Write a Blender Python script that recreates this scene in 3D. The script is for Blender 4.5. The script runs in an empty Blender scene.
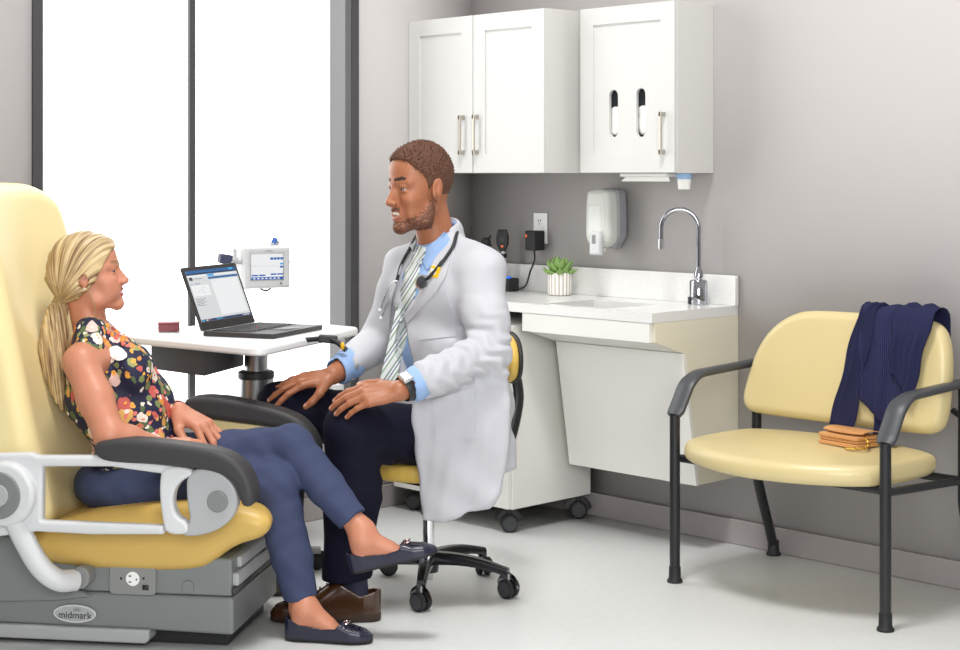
# Exam room: clinician on a stool talking with a patient in a powered exam chair
import bpy, bmesh, math
import numpy as np
from mathutils import Vector, Matrix

FOC, EYE, CX, HY = 1619.0, 1.30, 480.0, 175.0       # lens and horizon measured from the room's own lines
PC, PS = 0.6959, 0.7181                              # camera yaw 45.9 degrees from the sink wall
CAMR = np.array([[PC, -PS, 0], [PS, PC, 0], [0, 0, 1.0]])
def P(px, py, d):                                    # camera-aligned frame (right, depth, height)
    return np.array([(px - CX) / FOC * d, d, EYE - (py - HY) / FOC * d])
def W(p): return CAMR @ np.asarray(p, float)         # to room axes
def PW(px, py, d): return W(P(px, py, d))
def on_z(px, py, z): return PW(px, py, (EYE - z) * FOC / (py - HY))
A = lambda *v: np.array(v, float)
def nrm(v): v = np.asarray(v, float); return v / (np.linalg.norm(v) + 1e-12)
scene = bpy.context.scene
COL = scene.collection

# ------------------------------------------------------------------ materials
def lin(c):
    return tuple(((x / 255) / 12.92 if x / 255 <= 0.04045 else ((x / 255 + 0.055) / 1.055) ** 2.4) for x in c)
MATS = {}
def mat(name, rgb, rough=0.5, metal=0.0, spec=0.5, noise=None, bump=None, emit=None, sheen=0, trans=0, coat=0, sss=0):
    """noise=(scale, amount) mottles the colour; bump=(scale, strength)"""
    m = bpy.data.materials.new(name); m.use_nodes = True
    nt = m.node_tree; b = nt.nodes['Principled BSDF']
    c = lin(rgb); b.inputs['Base Color'].default_value = (*c, 1)
    b.inputs['Roughness'].default_value = rough; b.inputs['Metallic'].default_value = metal
    b.inputs['Specular IOR Level'].default_value = spec
    if sheen: b.inputs['Sheen Weight'].default_value = sheen
    if trans: b.inputs['Transmission Weight'].default_value = trans
    if coat: b.inputs['Coat Weight'].default_value = coat; b.inputs['Coat Roughness'].default_value = 0.15
    if sss:
        b.inputs['Subsurface Weight'].default_value = sss; b.inputs['Subsurface Radius'].default_value = (1, .35, .2); b.inputs['Subsurface Scale'].default_value = 0.006
    if emit: b.inputs['Emission Color'].default_value = (*lin(emit[0]), 1); b.inputs['Emission Strength'].default_value = emit[1]
    tc = nt.nodes.new('ShaderNodeTexCoord')
    if noise:
        n = nt.nodes.new('ShaderNodeTexNoise'); n.inputs['Scale'].default_value = noise[0]; n.inputs['Detail'].default_value = 4
        nt.links.new(tc.outputs['Object'], n.inputs['Vector'])
        mx = nt.nodes.new('ShaderNodeMix'); mx.data_type = 'RGBA'
        k = noise[1]; mx.inputs['A'].default_value = (*[min(1, x * (1 - k)) for x in c], 1); mx.inputs['B'].default_value = (*[min(1, x * (1 + k)) for x in c], 1)
        nt.links.new(n.outputs['Fac'], mx.inputs['Factor']); nt.links.new(mx.outputs['Result'], b.inputs['Base Color'])
    if bump:
        n2 = nt.nodes.new('ShaderNodeTexNoise'); n2.inputs['Scale'].default_value = bump[0]; n2.inputs['Detail'].default_value = 3
        nt.links.new(tc.outputs['Object'], n2.inputs['Vector'])
        bp = nt.nodes.new('ShaderNodeBump'); bp.inputs['Strength'].default_value = bump[1]; bp.inputs['Distance'].default_value = 0.004
        nt.links.new(n2.outputs['Fac'], bp.inputs['Height']); nt.links.new(bp.outputs['Normal'], b.inputs['Normal'])
    MATS[name] = m
    return m
def wave_color(m, rgb_a, rgb_b, scale, distort=0, direction='X', coords='Object', rot=(0, 0, 0), sharp=None, scl=(1, 1, 1)):
    """stripes woven into the material along one axis of the thing"""
    nt = m.node_tree; b = nt.nodes['Principled BSDF']
    tc = nt.nodes.new('ShaderNodeTexCoord'); mp = nt.nodes.new('ShaderNodeMapping')
    mp.inputs['Rotation'].default_value = rot; mp.inputs['Scale'].default_value = scl
    w = nt.nodes.new('ShaderNodeTexWave'); w.bands_direction = direction; w.inputs['Scale'].default_value = scale; w.inputs['Distortion'].default_value = distort
    r = nt.nodes.new('ShaderNodeValToRGB'); e = r.color_ramp.elements
    if sharp is None: sharp = (0.0, 1.0)
    e[0].position, e[1].position = sharp; e[0].color = (*lin(rgb_a), 1); e[1].color = (*lin(rgb_b), 1)
    nt.links.new(tc.outputs[coords], mp.inputs['Vector']); nt.links.new(mp.outputs['Vector'], w.inputs['Vector'])
    nt.links.new(w.outputs['Fac'], r.inputs['Fac']); nt.links.new(r.outputs['Color'], b.inputs['Base Color'])
    return w, r

# ------------------------------------------------------------------ objects
def thing(name, label, cat, loc, group=None):
    o = bpy.data.objects.new(name, None); COL.objects.link(o)
    o.location = Vector(tuple(loc)); o.empty_display_size = 0.05
    o['label'] = label; o['category'] = cat
    if group: o['group'] = group
    return o
def origin_of(o):
    v = Vector((0, 0, 0))
    while o is not None: v = v + o.location; o = o.parent
    return np.array(v)
def link_mesh(name, V, Fc, mats, MI=None, parent=None, angle=40, bevel=0, seg=3, loc=None, mods=None):
    me = bpy.data.meshes.new(name)
    V = np.asarray(V, float)
    base = origin_of(parent) if parent is not None else (np.asarray(loc, float) if loc is not None else np.zeros(3))
    me.from_pydata((V - base).tolist(), [], [list(map(int, f)) for f in Fc])
    for m in (mats if isinstance(mats, (list, tuple)) else [mats]): me.materials.append(m)
    if MI is not None: me.polygons.foreach_set('material_index', np.asarray(MI, np.int32))
    me.polygons.foreach_set('use_smooth', np.ones(len(me.polygons), bool))
    me.validate(); me.update()
    bm = bmesh.new(); bm.from_mesh(me); bmesh.ops.recalc_face_normals(bm, faces=bm.faces[:]); bm.to_mesh(me); bm.free()
    if angle: me.set_sharp_from_angle(angle=math.radians(angle))
    o = bpy.data.objects.new(name, me); COL.objects.link(o)
    if parent is not None: o.parent = parent
    elif loc is not None: o.location = Vector(tuple(loc))
    if bevel:
        b = o.modifiers.new('bevel', 'BEVEL'); b.width = bevel; b.segments = seg; b.limit_method = 'ANGLE'; b.angle_limit = math.radians(35); b.harden_normals = True
    return o
def tag(o, label, cat, group=None):
    o['label'] = label; o['category'] = cat
    if group: o['group'] = group
    return o
def struct(o): o['kind'] = 'structure'; return o

def basis(x, up=(0, 0, 1)):
    x = nrm(x); up = np.asarray(up, float)
    if abs(x @ nrm(up)) > 0.98: up = np.array([0, 1, 0]) if abs(x[1]) < .9 else np.array([1, 0, 0])
    y = nrm(np.cross(up, x)); z = np.cross(x, y)
    return np.array([x, y, z])
class MB:
    def __init__(self): self.V, self.F, self.M = [], [], []
    def add(self, V, F, mi=0):
        b = len(self.V); self.V += [tuple(v) for v in V]; self.F += [tuple(b + i for i in f) for f in F]; self.M += [mi] * len(F); return self
    def box(self, lo, hi, mi=0):
        x0, y0, z0 = lo; x1, y1, z1 = hi
        V = [(x, y, z) for z in (z0, z1) for y in (y0, y1) for x in (x0, x1)]
        return self.add(V, [(0, 2, 3, 1), (4, 5, 7, 6), (0, 1, 5, 4), (2, 6, 7, 3), (0, 4, 6, 2), (1, 3, 7, 5)], mi)
    def obox(self, c, axes, half, mi=0):
        c = np.asarray(c, float); ax = np.asarray(axes, float)
        V = [c + sx * half[0] * ax[0] + sy * half[1] * ax[1] + sz * half[2] * ax[2] for sz in (-1, 1) for sy in (-1, 1) for sx in (-1, 1)]
        return self.add(V, [(0, 2, 3, 1), (4, 5, 7, 6), (0, 1, 5, 4), (2, 6, 7, 3), (0, 4, 6, 2), (1, 3, 7, 5)], mi)
    def prism(self, poly, vec, mi=0):
        n = len(poly); vec = np.asarray(vec, float); a = [np.asarray(p, float) for p in poly]
        return self.add(a + [p + vec for p in a], [tuple(range(n - 1, -1, -1)), tuple(range(n, 2 * n))] + [(i, (i + 1) % n, n + (i + 1) % n, n + i) for i in range(n)], mi)
    def tube(self, pts, r, n=12, mi=0, flat=None, caps=True, up=(0, 0, 1)):
        pts = [np.asarray(p, float) for p in pts]; k = len(pts)
        rr = [r] * k if np.isscalar(r) else list(r)
        tg = [nrm(pts[min(i + 1, k - 1)] - pts[max(i - 1, 0)]) for i in range(k)]
        B = basis(tg[0], up); u = B[1]; V = []
        for i in range(k):
            u = nrm(u - tg[i] * (u @ tg[i])); w = np.cross(tg[i], u)
            f = flat if flat else (1, 1)
            V += [pts[i] + rr[i] * (math.cos(t) * u * f[0] + math.sin(t) * w * f[1]) for t in (2 * math.pi * j / n for j in range(n))]
        F = [(i * n + j, i * n + (j + 1) % n, (i + 1) * n + (j + 1) % n, (i + 1) * n + j) for i in range(k - 1) for j in range(n)]
        if caps: F += [tuple(range(n - 1, -1, -1)), tuple(range((k - 1) * n, k * n))]
        return self.add(V, F, mi)
    def cyl(self, p0, p1, r0, r1=None, n=28, mi=0): return self.tube([p0, p1], [r0, r0 if r1 is None else r1], n, mi)
    def lathe(self, c, prof, n=36, mi=0, axis=(0, 0, 1)):
        B = basis(axis); c = np.asarray(c, float); k = len(prof)
        V = [c + B[0] * z + r * (math.cos(t) * B[1] + math.sin(t) * B[2]) for (r, z) in prof for t in (2 * math.pi * j / n for j in range(n))]
        F = [(i * n + j, i * n + (j + 1) % n, (i + 1) * n + (j + 1) % n, (i + 1) * n + j) for i in range(k - 1) for j in range(n)]
        F += [tuple(range(n - 1, -1, -1)), tuple(range((k - 1) * n, k * n))]
        return self.add(V, F, mi)
    def grid(self, G, mi=0, thick=None):
        """G[i][j] points; optional thickness pushed along the face normals"""
        G = np.asarray(G, float); a, b = G.shape[:2]
        du = np.gradient(G, axis=0); dv = np.gradient(G, axis=1); N = np.cross(du, dv); N /= np.linalg.norm(N, axis=2, keepdims=True) + 1e-12
        if thick is None:
            return self.add(G.reshape(-1, 3), [(i * b + j, i * b + j + 1, (i + 1) * b + j + 1, (i + 1) * b + j) for i in range(a - 1) for j in range(b - 1)], mi)
        G2 = G + N * thick; V = np.concatenate([G.reshape(-1, 3), G2.reshape(-1, 3)]); o = a * b
        F = [(i * b + j, i * b + j + 1, (i + 1) * b + j + 1, (i + 1) * b + j) for i in range(a - 1) for j in range(b - 1)]
        F += [tuple(o + q for q in f[::-1]) for f in F]
        rim = [(0, j) for j in range(b)] + [(i, b - 1) for i in range(1, a)] + [(a - 1, j) for j in range(b - 2, -1, -1)] + [(i, 0) for i in range(a - 2, 0, -1)]
        ids = [i * b + j for i, j in rim]
        F += [(ids[q], ids[(q + 1) % len(ids)], o + ids[(q + 1) % len(ids)], o + ids[q]) for q in range(len(ids))]
        return self.add(V, F, mi)
    def ell(self, c, rad, axes=None, nu=18, nv=12, mi=0):
        ax = np.eye(3) if axes is None else np.asarray(axes, float); c = np.asarray(c, float)
        V = []; F = []
        for i in range(nv + 1):
            th = math.pi * i / nv
            for j in range(nu):
                ph = 2 * math.pi * j / nu
                q = (rad[0] * math.sin(th) * math.cos(ph), rad[1] * math.sin(th) * math.sin(ph), rad[2] * math.cos(th))
                V.append(c + q[0] * ax[0] + q[1] * ax[1] + q[2] * ax[2])
        for i in range(nv):
            for j in range(nu): F.append((i * nu + j, (i + 1) * nu + j, (i + 1) * nu + (j + 1) % nu, i * nu + (j + 1) % nu))
        return self.add(V, F, mi)
    def build(self, name, mats, parent=None, **kw): return link_mesh(name, self.V, self.F, mats, self.M, parent, **kw)

def rounded(poly, r, n=6):
    """round the corners of a planar polygon (list of 3-D points)"""
    out = []; k = len(poly); poly = [np.asarray(p, float) for p in poly]
    rr = [r] * k if np.isscalar(r) else r
    for i in range(k):
        p, a, b = poly[i], poly[i - 1], poly[(i + 1) % k]
        q = min(rr[i], .49 * np.linalg.norm(a - p), .49 * np.linalg.norm(b - p))
        if q < 1e-5: out.append(p); continue
        A1, B1 = p + nrm(a - p) * q, p + nrm(b - p) * q
        for t in np.linspace(0, 1, n): out.append((1 - t) ** 2 * A1 + 2 * t * (1 - t) * p + t * t * B1)
    return out
def bez(pts, n=24):
    """smooth Catmull-Rom curve through points"""
    p = [np.asarray(q, float) for q in pts]; p = [2 * p[0] - p[1]] + p + [2 * p[-1] - p[-2]]; out = []
    segs = len(p) - 3; m = max(2, n // segs)
    for i in range(segs):
        for t in np.linspace(0, 1, m, endpoint=(i == segs - 1)):
            a, b, c, d = p[i:i + 4]
            out.append(.5 * ((2 * b) + (c - a) * t + (2 * a - 5 * b + 4 * c - d) * t * t + (3 * b - a - 3 * c + d) * t ** 3))
    return out

# ------------------------------------------------------------------ smooth-blended solids (signed distance -> surface nets)
class Solid:
    def __init__(self): self.ops = []; self.post = None
    def _a(self, fn, lo, hi, mat, k, mode): self.ops.append((fn, np.asarray(lo, float), np.asarray(hi, float), mat, k, mode)); return self
    def cone(self, a, b, ra, rb=None, mat=0, k=0.01, mode='add'):
        a, b = np.asarray(a, float), np.asarray(b, float); rb = ra if rb is None else rb
        ba = b - a; l2 = ba @ ba + 1e-12
        def fn(p):
            q = p - a; t = np.clip((q @ ba) / l2, 0, 1)
            return np.linalg.norm(q - t[..., None] * ba, axis=-1) - (ra + t * (rb - ra))
        r = max(ra, rb); return self._a(fn, np.minimum(a, b) - r, np.maximum(a, b) + r, mat, k, mode)
    def ell(self, c, rad, ax=None, mat=0, k=0.01, mode='add'):
        c = np.asarray(c, float); R = np.eye(3) if ax is None else np.asarray(ax, float); rad = np.asarray(rad, float)
        def fn(p):
            q = (p - c) @ R.T; k0 = np.linalg.norm(q / rad, axis=-1); k1 = np.linalg.norm(q / rad ** 2, axis=-1)
            return np.where(k1 < 1e-9, -rad.min(), k0 * (k0 - 1) / np.maximum(k1, 1e-9))
        e = np.abs(R.T) @ rad; return self._a(fn, c - e, c + e, mat, k, mode)
    def slab(self, poly, origin, ux, uy, half, rnd, mat=0, k=0.01, mode='add', bend=None, smooth=0):
        """polygon (2-D) in the plane origin+ux,uy, thickened by half both ways, edges rounded by rnd"""
        o = np.asarray(origin, float); ux, uy = nrm(ux), nrm(uy); uz = np.cross(ux, uy); pg = np.asarray(poly, float)
        for _ in range(smooth): nx = np.roll(pg, -1, 0); pg = np.stack([pg * .75 + nx * .25, pg * .25 + nx * .75], 1).reshape(-1, 2)      # corner cutting
        def fn(p):
            q = p - o; x, y, z = q @ ux, q @ uy, q @ uz
            if bend is not None: z = z - bend(x, y)
            d = np.full(x.shape, 1e9); s = np.ones(x.shape)
            n = len(pg)
            for i in range(n):
                a, b = pg[i], pg[i - 1]; e = b - a; wx, wy = x - a[0], y - a[1]
                t = np.clip((wx * e[0] + wy * e[1]) / (e @ e), 0, 1); bx, by = wx - e[0] * t, wy - e[1] * t
                d = np.minimum(d, bx * bx + by * by)
                c1, c2, c3 = y >= a[1], y < b[1], e[0] * wy > e[1] * wx
                s = np.where((c1 & c2 & c3) | (~c1 & ~c2 & ~c3), -s, s)
            d2 = s * np.sqrt(d) + rnd; dz = np.abs(z) - half + rnd
            return np.minimum(np.maximum(d2, dz), 0) + np.sqrt(np.maximum(d2, 0) ** 2 + np.maximum(dz, 0) ** 2) - rnd
        hb = half + (0 if bend is None else .08)
        pts = np.array([o + ux * a[0] + uy * a[1] + s * uz * hb for a in pg for s in (-1, 1)])
        return self._a(fn, pts.min(0), pts.max(0), mat, k, mode)
    def fun(self, fn, lo, hi, mat=0, k=0.01, mode='add'): return self._a(fn, lo, hi, mat, k, mode)
    def eval(self, h, pad=0.02):
        adds = [o for o in self.ops if o[5] == 'add']
        lo = np.min([o[1] for o in adds], axis=0) - pad; hi = np.max([o[2] for o in adds], axis=0) + pad
        n = np.ceil((hi - lo) / h).astype(int) + 1
        ax = [lo[i] + h * np.arange(n[i]) for i in range(3)]
        f = np.full(n, 0.06, np.float32); md = np.full(n, 9.0, np.float32); mt = np.zeros(n, np.int8)
        for fn, l, u, m, k, mode in self.ops:
            g = max(0.012, 1.2 * k)
            i0 = np.clip(np.floor((l - g - lo) / h).astype(int), 0, n - 1); i1 = np.clip(np.ceil((u + g - lo) / h).astype(int) + 1, 1, n)
            if np.any(i1 <= i0): continue
            sl = tuple(slice(a, b) for a, b in zip(i0, i1))
            p = np.stack(np.meshgrid(*[ax[i][sl[i]] for i in range(3)], indexing='ij'), -1)
            d = fn(p).astype(np.float32); F0 = f[sl]
            if mode == 'add':
                if k > 1e-6:
                    t = np.clip(.5 + .5 * (F0 - d) / k, 0, 1); f[sl] = F0 + (d - F0) * t - k * t * (1 - t)
                else: f[sl] = np.minimum(F0, d)
                w = d < md[sl]; md[sl] = np.where(w, d, md[sl]); mt[sl] = np.where(w, m, mt[sl])
            elif mode == 'sub':
                md[sl] = np.maximum(md[sl], -d)
                if k > 1e-6:
                    t = np.clip(.5 - .5 * (F0 + d) / k, 0, 1); f[sl] = F0 + (-d - F0) * t + k * t * (1 - t)
                else: f[sl] = np.maximum(F0, -d)
            elif mode == 'paint':
                w = d < 0; mt[sl] = np.where(w, m, mt[sl]); md[sl] = np.where(w, -9.0, md[sl])
            elif mode == 'push': f[sl] = F0 + d                      # displacement
        if self.post is not None:
            band = np.abs(f) < 0.03
            idx = np.argwhere(band); f[band] += self.post(lo + idx * h).astype(np.float32)
        self.f, self.lo, self.h, self.mt, self.n = f, lo, h, mt, n
        return self
    def mesh(self):
        f, h, lo = self.f, self.h, self.lo; s = f < 0
        f[0], f[-1] = np.abs(f[0]), np.abs(f[-1]); f[:, 0], f[:, -1] = np.abs(f[:, 0]), np.abs(f[:, -1]); f[:, :, 0], f[:, :, -1] = np.abs(f[:, :, 0]), np.abs(f[:, :, -1])
        s = f < 0
        cs = [(0, 0, 0), (1, 0, 0), (0, 1, 0), (1, 1, 0), (0, 0, 1), (1, 0, 1), (0, 1, 1), (1, 1, 1)]
        N = np.array(f.shape) - 1
        cnt = np.zeros(N, np.int8)
        for c in cs: cnt += s[c[0]:c[0] + N[0], c[1]:c[1] + N[1], c[2]:c[2] + N[2]]
        act = (cnt > 0) & (cnt < 8); ids = np.argwhere(act); idx = np.full(N, -1, np.int32); idx[act] = np.arange(len(ids))
        val = np.stack([f[ids[:, 0] + c[0], ids[:, 1] + c[1], ids[:, 2] + c[2]] for c in cs], 1)
        acc = np.zeros((len(ids), 3)); num = np.zeros(len(ids))
        ca = np.array(cs, float)
        for a in range(8):
            for b in range(a + 1, 8):
                if abs(ca[a] - ca[b]).sum() != 1: continue
                va, vb = val[:, a], val[:, b]; x = (va < 0) != (vb < 0)
                t = np.where(x, va / np.where(x, va - vb, 1), 0)
                acc += np.where(x[:, None], ca[a] + t[:, None] * (ca[b] - ca[a]), 0); num += x
        V = lo + h * (ids + acc / np.maximum(num, 1)[:, None])
        m = self.mt[ids[:, 0], ids[:, 1], ids[:, 2]]
        # choose the label of a corner inside
        ins = np.argmin(val, axis=1); oc = np.array(cs)[ins]; m = self.mt[ids[:, 0] + oc[:, 0], ids[:, 1] + oc[:, 1], ids[:, 2] + oc[:, 2]]
        Q, QM = [], []
        for axn in range(3):
            sh = [slice(0, -1) if i == axn else slice(1, -1) for i in range(3)]; sh2 = [slice(1, None) if i == axn else slice(1, -1) for i in range(3)]
            e = np.argwhere(s[tuple(sh)] != s[tuple(sh2)]); off = np.array([0 if i == axn else 1 for i in range(3)]); e = e + off
            o1, o2 = [np.eye(3, dtype=int)[i] for i in range(3) if i != axn]
            q = [idx[tuple((e - d).T)] for d in (0 * o1, o1, o1 + o2, o2)]
            Q.append(np.stack(q, 1))
        Q = np.concatenate(Q); Q = Q[(Q >= 0).all(1)]
        return V, Q, m[Q[:, 0]]
    def sample(self, p):
        g = (np.asarray(p) - self.lo) / self.h; i = np.clip(np.floor(g).astype(int), 0, self.n - 2); t = np.clip(g - i, 0, 1); r = 0
        for a in (0, 1):
            for b in (0, 1):
                for c in (0, 1):
                    w = (t[..., 0] if a else 1 - t[..., 0]) * (t[..., 1] if b else 1 - t[..., 1]) * (t[..., 2] if c else 1 - t[..., 2])
                    r = r + w * self.f[i[..., 0] + a, i[..., 1] + b, i[..., 2] + c]
        out = ((g < 0) | (g > self.n - 1)).any(-1)
        return np.where(out, 0.06, r)
    def front(self, px, py, off=0.0, dmin=None, dmax=None, default=None):
        """depth at which the line of sight first meets the solid: used to lay pockets, lapels and straps on the cloth"""
        px, py = np.asarray(px, float), np.asarray(py, float)
        d0 = self.lo[1] if dmin is None else dmin; d1 = (self.lo + self.h * (self.n - 1))[1] if dmax is None else dmax
        ds = np.arange(d0, d1, 0.003); hit = np.full(px.shape, np.nan)
        P3 = lambda d: np.stack([(px - CX) / FOC * d, np.full(px.shape, d) if np.isscalar(d) else d, EYE - (py - HY) / FOC * d], -1)
        prev = self.sample(P3(ds[0]))
        for d in ds[1:]:
            v = self.sample(P3(d)); x = np.isnan(hit) & (v < 0)
            hit = np.where(x, d - 0.003 * (-v) / np.maximum(prev - v, 1e-6), hit); prev = v
        if default is None: default = np.nanmedian(hit) if np.isfinite(hit).any() else (d0 + d1) / 2
        hit = np.where(np.isnan(hit), default, hit)
        return P3(hit - off)
    def strip(self, ea, eb, nu=10, nv=16, off=0.002, **kw):
        """a patch of cloth between two edges (picture measurements), lying on the solid"""
        def rs(e, n):
            e = np.asarray(e, float); s = np.r_[0, np.cumsum(np.linalg.norm(np.diff(e, axis=0), axis=1))]; t = np.linspace(0, s[-1], n)
            return np.stack([np.interp(t, s, e[:, 0]), np.interp(t, s, e[:, 1])], 1)
        a, b = rs(ea, nv), rs(eb, nv); t = np.linspace(0, 1, nu)[:, None, None]
        g = a[None] * (1 - t) + b[None] * t
        return self.front(g[..., 0], g[..., 1], off, **kw)
    def build(self, name, mats, parent=None, h=0.004, angle=0, frame='cam', loc=None, **kw):
        if not hasattr(self, 'f'): self.eval(h)
        V, Q, m = self.mesh()
        if frame == 'cam': V = V @ CAMR.T
        return link_mesh(name, V, Q, mats, m, parent, angle=angle, loc=loc)
def waves(p, comps):
    r = 0
    for k, ph, a in comps: r = r + a * np.sin(p @ np.asarray(k, float) + ph + 1.3 * np.sin(p @ (np.asarray(k, float)[[1, 2, 0]] * .4) + ph))
    return r
def cw_grid(G): return np.asarray(G) @ CAMR.T
def join(meshes):
    V, Q, M = [], [], []; b = 0
    for v, q, m in meshes: V.append(v); Q.append(np.asarray(q) + b); M.append(m); b += len(v)
    return np.concatenate(V), np.concatenate(Q), np.concatenate(M)
# ------------------------------------------------------------------ shared materials
mat('wall_paint', (187, 183, 182), 0.75, noise=(3, .02), bump=(260, .05))
mat('baseboard_vinyl', (158, 152, 152), 0.55)
mat('floor_sheet', (240, 242, 241), 0.38, noise=(38, .06), bump=(90, .03))
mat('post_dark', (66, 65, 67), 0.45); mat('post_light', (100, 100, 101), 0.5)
mat('sill_white', (225, 225, 226), 0.5)
mat('cab_white', (208, 208, 206), 0.55, spec=.25); mat('cab_side', (208, 207, 203), 0.55, spec=.25); mat('gap_dark', (120, 116, 112), 0.8)
mat('sink_panel', (228, 227, 222), 0.5, spec=.3); mat('sink_side', (222, 216, 196), 0.5, spec=.3)
mat('stone', (222, 222, 220), 0.22, noise=(160, .10))
mat('nickel', (190, 184, 172), 0.32, 1.0); mat('chrome', (225, 226, 230), 0.06, 1.0); mat('steel', (190, 192, 195), 0.28, 1.0)
mat('black_plastic', (34, 35, 37), 0.5); mat('dark_plastic', (62, 60, 61), 0.5); mat('black_metal', (30, 31, 34), 0.38); mat('rubber', (26, 27, 29), 0.6)
mat('grey_rubber', (58, 59, 62), 0.55); mat('pad_black', (52, 51, 52), 0.55, bump=(500, .05))
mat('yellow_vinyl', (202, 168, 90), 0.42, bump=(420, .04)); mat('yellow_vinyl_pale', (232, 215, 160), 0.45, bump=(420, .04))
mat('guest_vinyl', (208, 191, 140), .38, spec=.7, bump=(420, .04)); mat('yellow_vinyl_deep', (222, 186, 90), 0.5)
mat('white_plastic', (238, 239, 238), 0.35); mat('grey_plastic', (168, 170, 172), 0.4); mat('grey_base', (120, 124, 124), 0.42); mat('grey_mid', (132, 134, 132), 0.45)
mat('frame_white', (206, 208, 210), 0.32); mat('soap_grey', (206, 209, 203), 0.35); mat('soap_side', (150, 150, 154), .45)
mat('clear_plastic', (225, 228, 228), 0.1, coat=.5); mat('paper', (246, 246, 242), 0.8); mat('cup_blue', (150, 185, 222), 0.5)
mat('tan_leather', (206, 148, 92), 0.4, bump=(300, .08)); mat('tan_dark', (160, 100, 55), .5); mat('gold', (222, 180, 90), .25, 1.0)
mat('orange_mark', (240, 110, 40), .5, emit=((255, 120, 40), .3)); mat('blue_mark', (30, 90, 220), .4); mat('yellow_mark', (240, 190, 30), .5)
mat('maroon', (120, 52, 60), .5); mat('glove_white', (244, 244, 240), .6, bump=(60, .3))

Y0, X0 = 4.62, -4.816           # sink wall, window wall
# ------------------------------------------------------------------ setting
b = MB(); b.box((-8, -2.5, -0.05), (4.5, 8, 0)); struct(b.build('floor', MATS['floor_sheet'], angle=0))
b = MB(); b.box((X0 - .12, Y0, 0), (1.6, Y0 + .12, 2.75)); struct(b.build('wall_right', MATS['wall_paint'], angle=0))
b = MB()
b.box((X0 - .12, -2.5, 0), (X0, 2.648, 2.75)); b.box((X0 - .12, 3.965, 0), (X0, Y0, 2.75)); b.box((X0 - .12, 2.648, 0), (X0, 3.965, .47)); b.box((X0 - .12, 2.648, 2.62), (X0, 3.965, 2.75))
struct(b.build('wall_left', MATS['wall_paint'], angle=0))
b = MB(); b.box((X0, Y0 - .012, 0), (1.6, Y0, .088)); struct(b.build('baseboard_right', MATS['baseboard_vinyl'], angle=0, bevel=.004))
b = MB(); b.box((X0, -2.2, 0), (X0 + .012, Y0 - .012, .088)); struct(b.build('baseboard_left', MATS['baseboard_vinyl'], angle=0, bevel=.004))
b = MB(); b.box((1.6, -2.5, 0), (1.72, Y0 + .12, 2.75)); struct(b.build('wall_far_right', MATS['wall_paint'], angle=0))
b = MB(); b.box((X0 - .12, -2.62, 0), (1.72, -2.5, 2.75)); struct(b.build('wall_behind', MATS['wall_paint'], angle=0))
# window: frosted lit panes between dark aluminium posts
win = bpy.data.objects.new('window_1', None); COL.objects.link(win); win.location = (X0, 3.3, .47); win['kind'] = 'structure'
pane_m = mat('lit_frosted_glass', (255, 255, 255), .5, emit=((255, 255, 255), 2.4))
for ya, yb in ((2.655, 3.276), (3.301, 3.945)):
    b = MB(); b.box((X0 - .075, ya, .50), (X0 - .066, yb, 2.60)); b.build('pane', pane_m, win, angle=0)
b = MB(); b.box((X0 - .085, 2.628, .47), (X0 + .012, 2.664, 2.62)); b.build('frame_post', MATS['post_dark'], win, bevel=.002)
b = MB(); b.box((X0 - .085, 3.276, .47), (X0 - .052, 3.301, 2.62)); b.build('mullion', MATS['post_dark'], win, bevel=.002)
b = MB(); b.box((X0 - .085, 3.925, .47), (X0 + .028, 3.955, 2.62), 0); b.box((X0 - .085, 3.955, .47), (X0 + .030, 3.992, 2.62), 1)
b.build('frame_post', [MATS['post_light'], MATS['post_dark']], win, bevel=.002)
b = MB(); b.box((X0 - .09, 2.63, .455), (X0 + .02, 3.99, .503)); b.build('window_sill', MATS['sill_white'], win, bevel=.004)
b = MB(); b.box((X0 - .085, 2.63, 2.58), (X0 + .012, 3.99, 2.64)); b.build('frame_head', MATS['post_dark'], win, bevel=.002)

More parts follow.
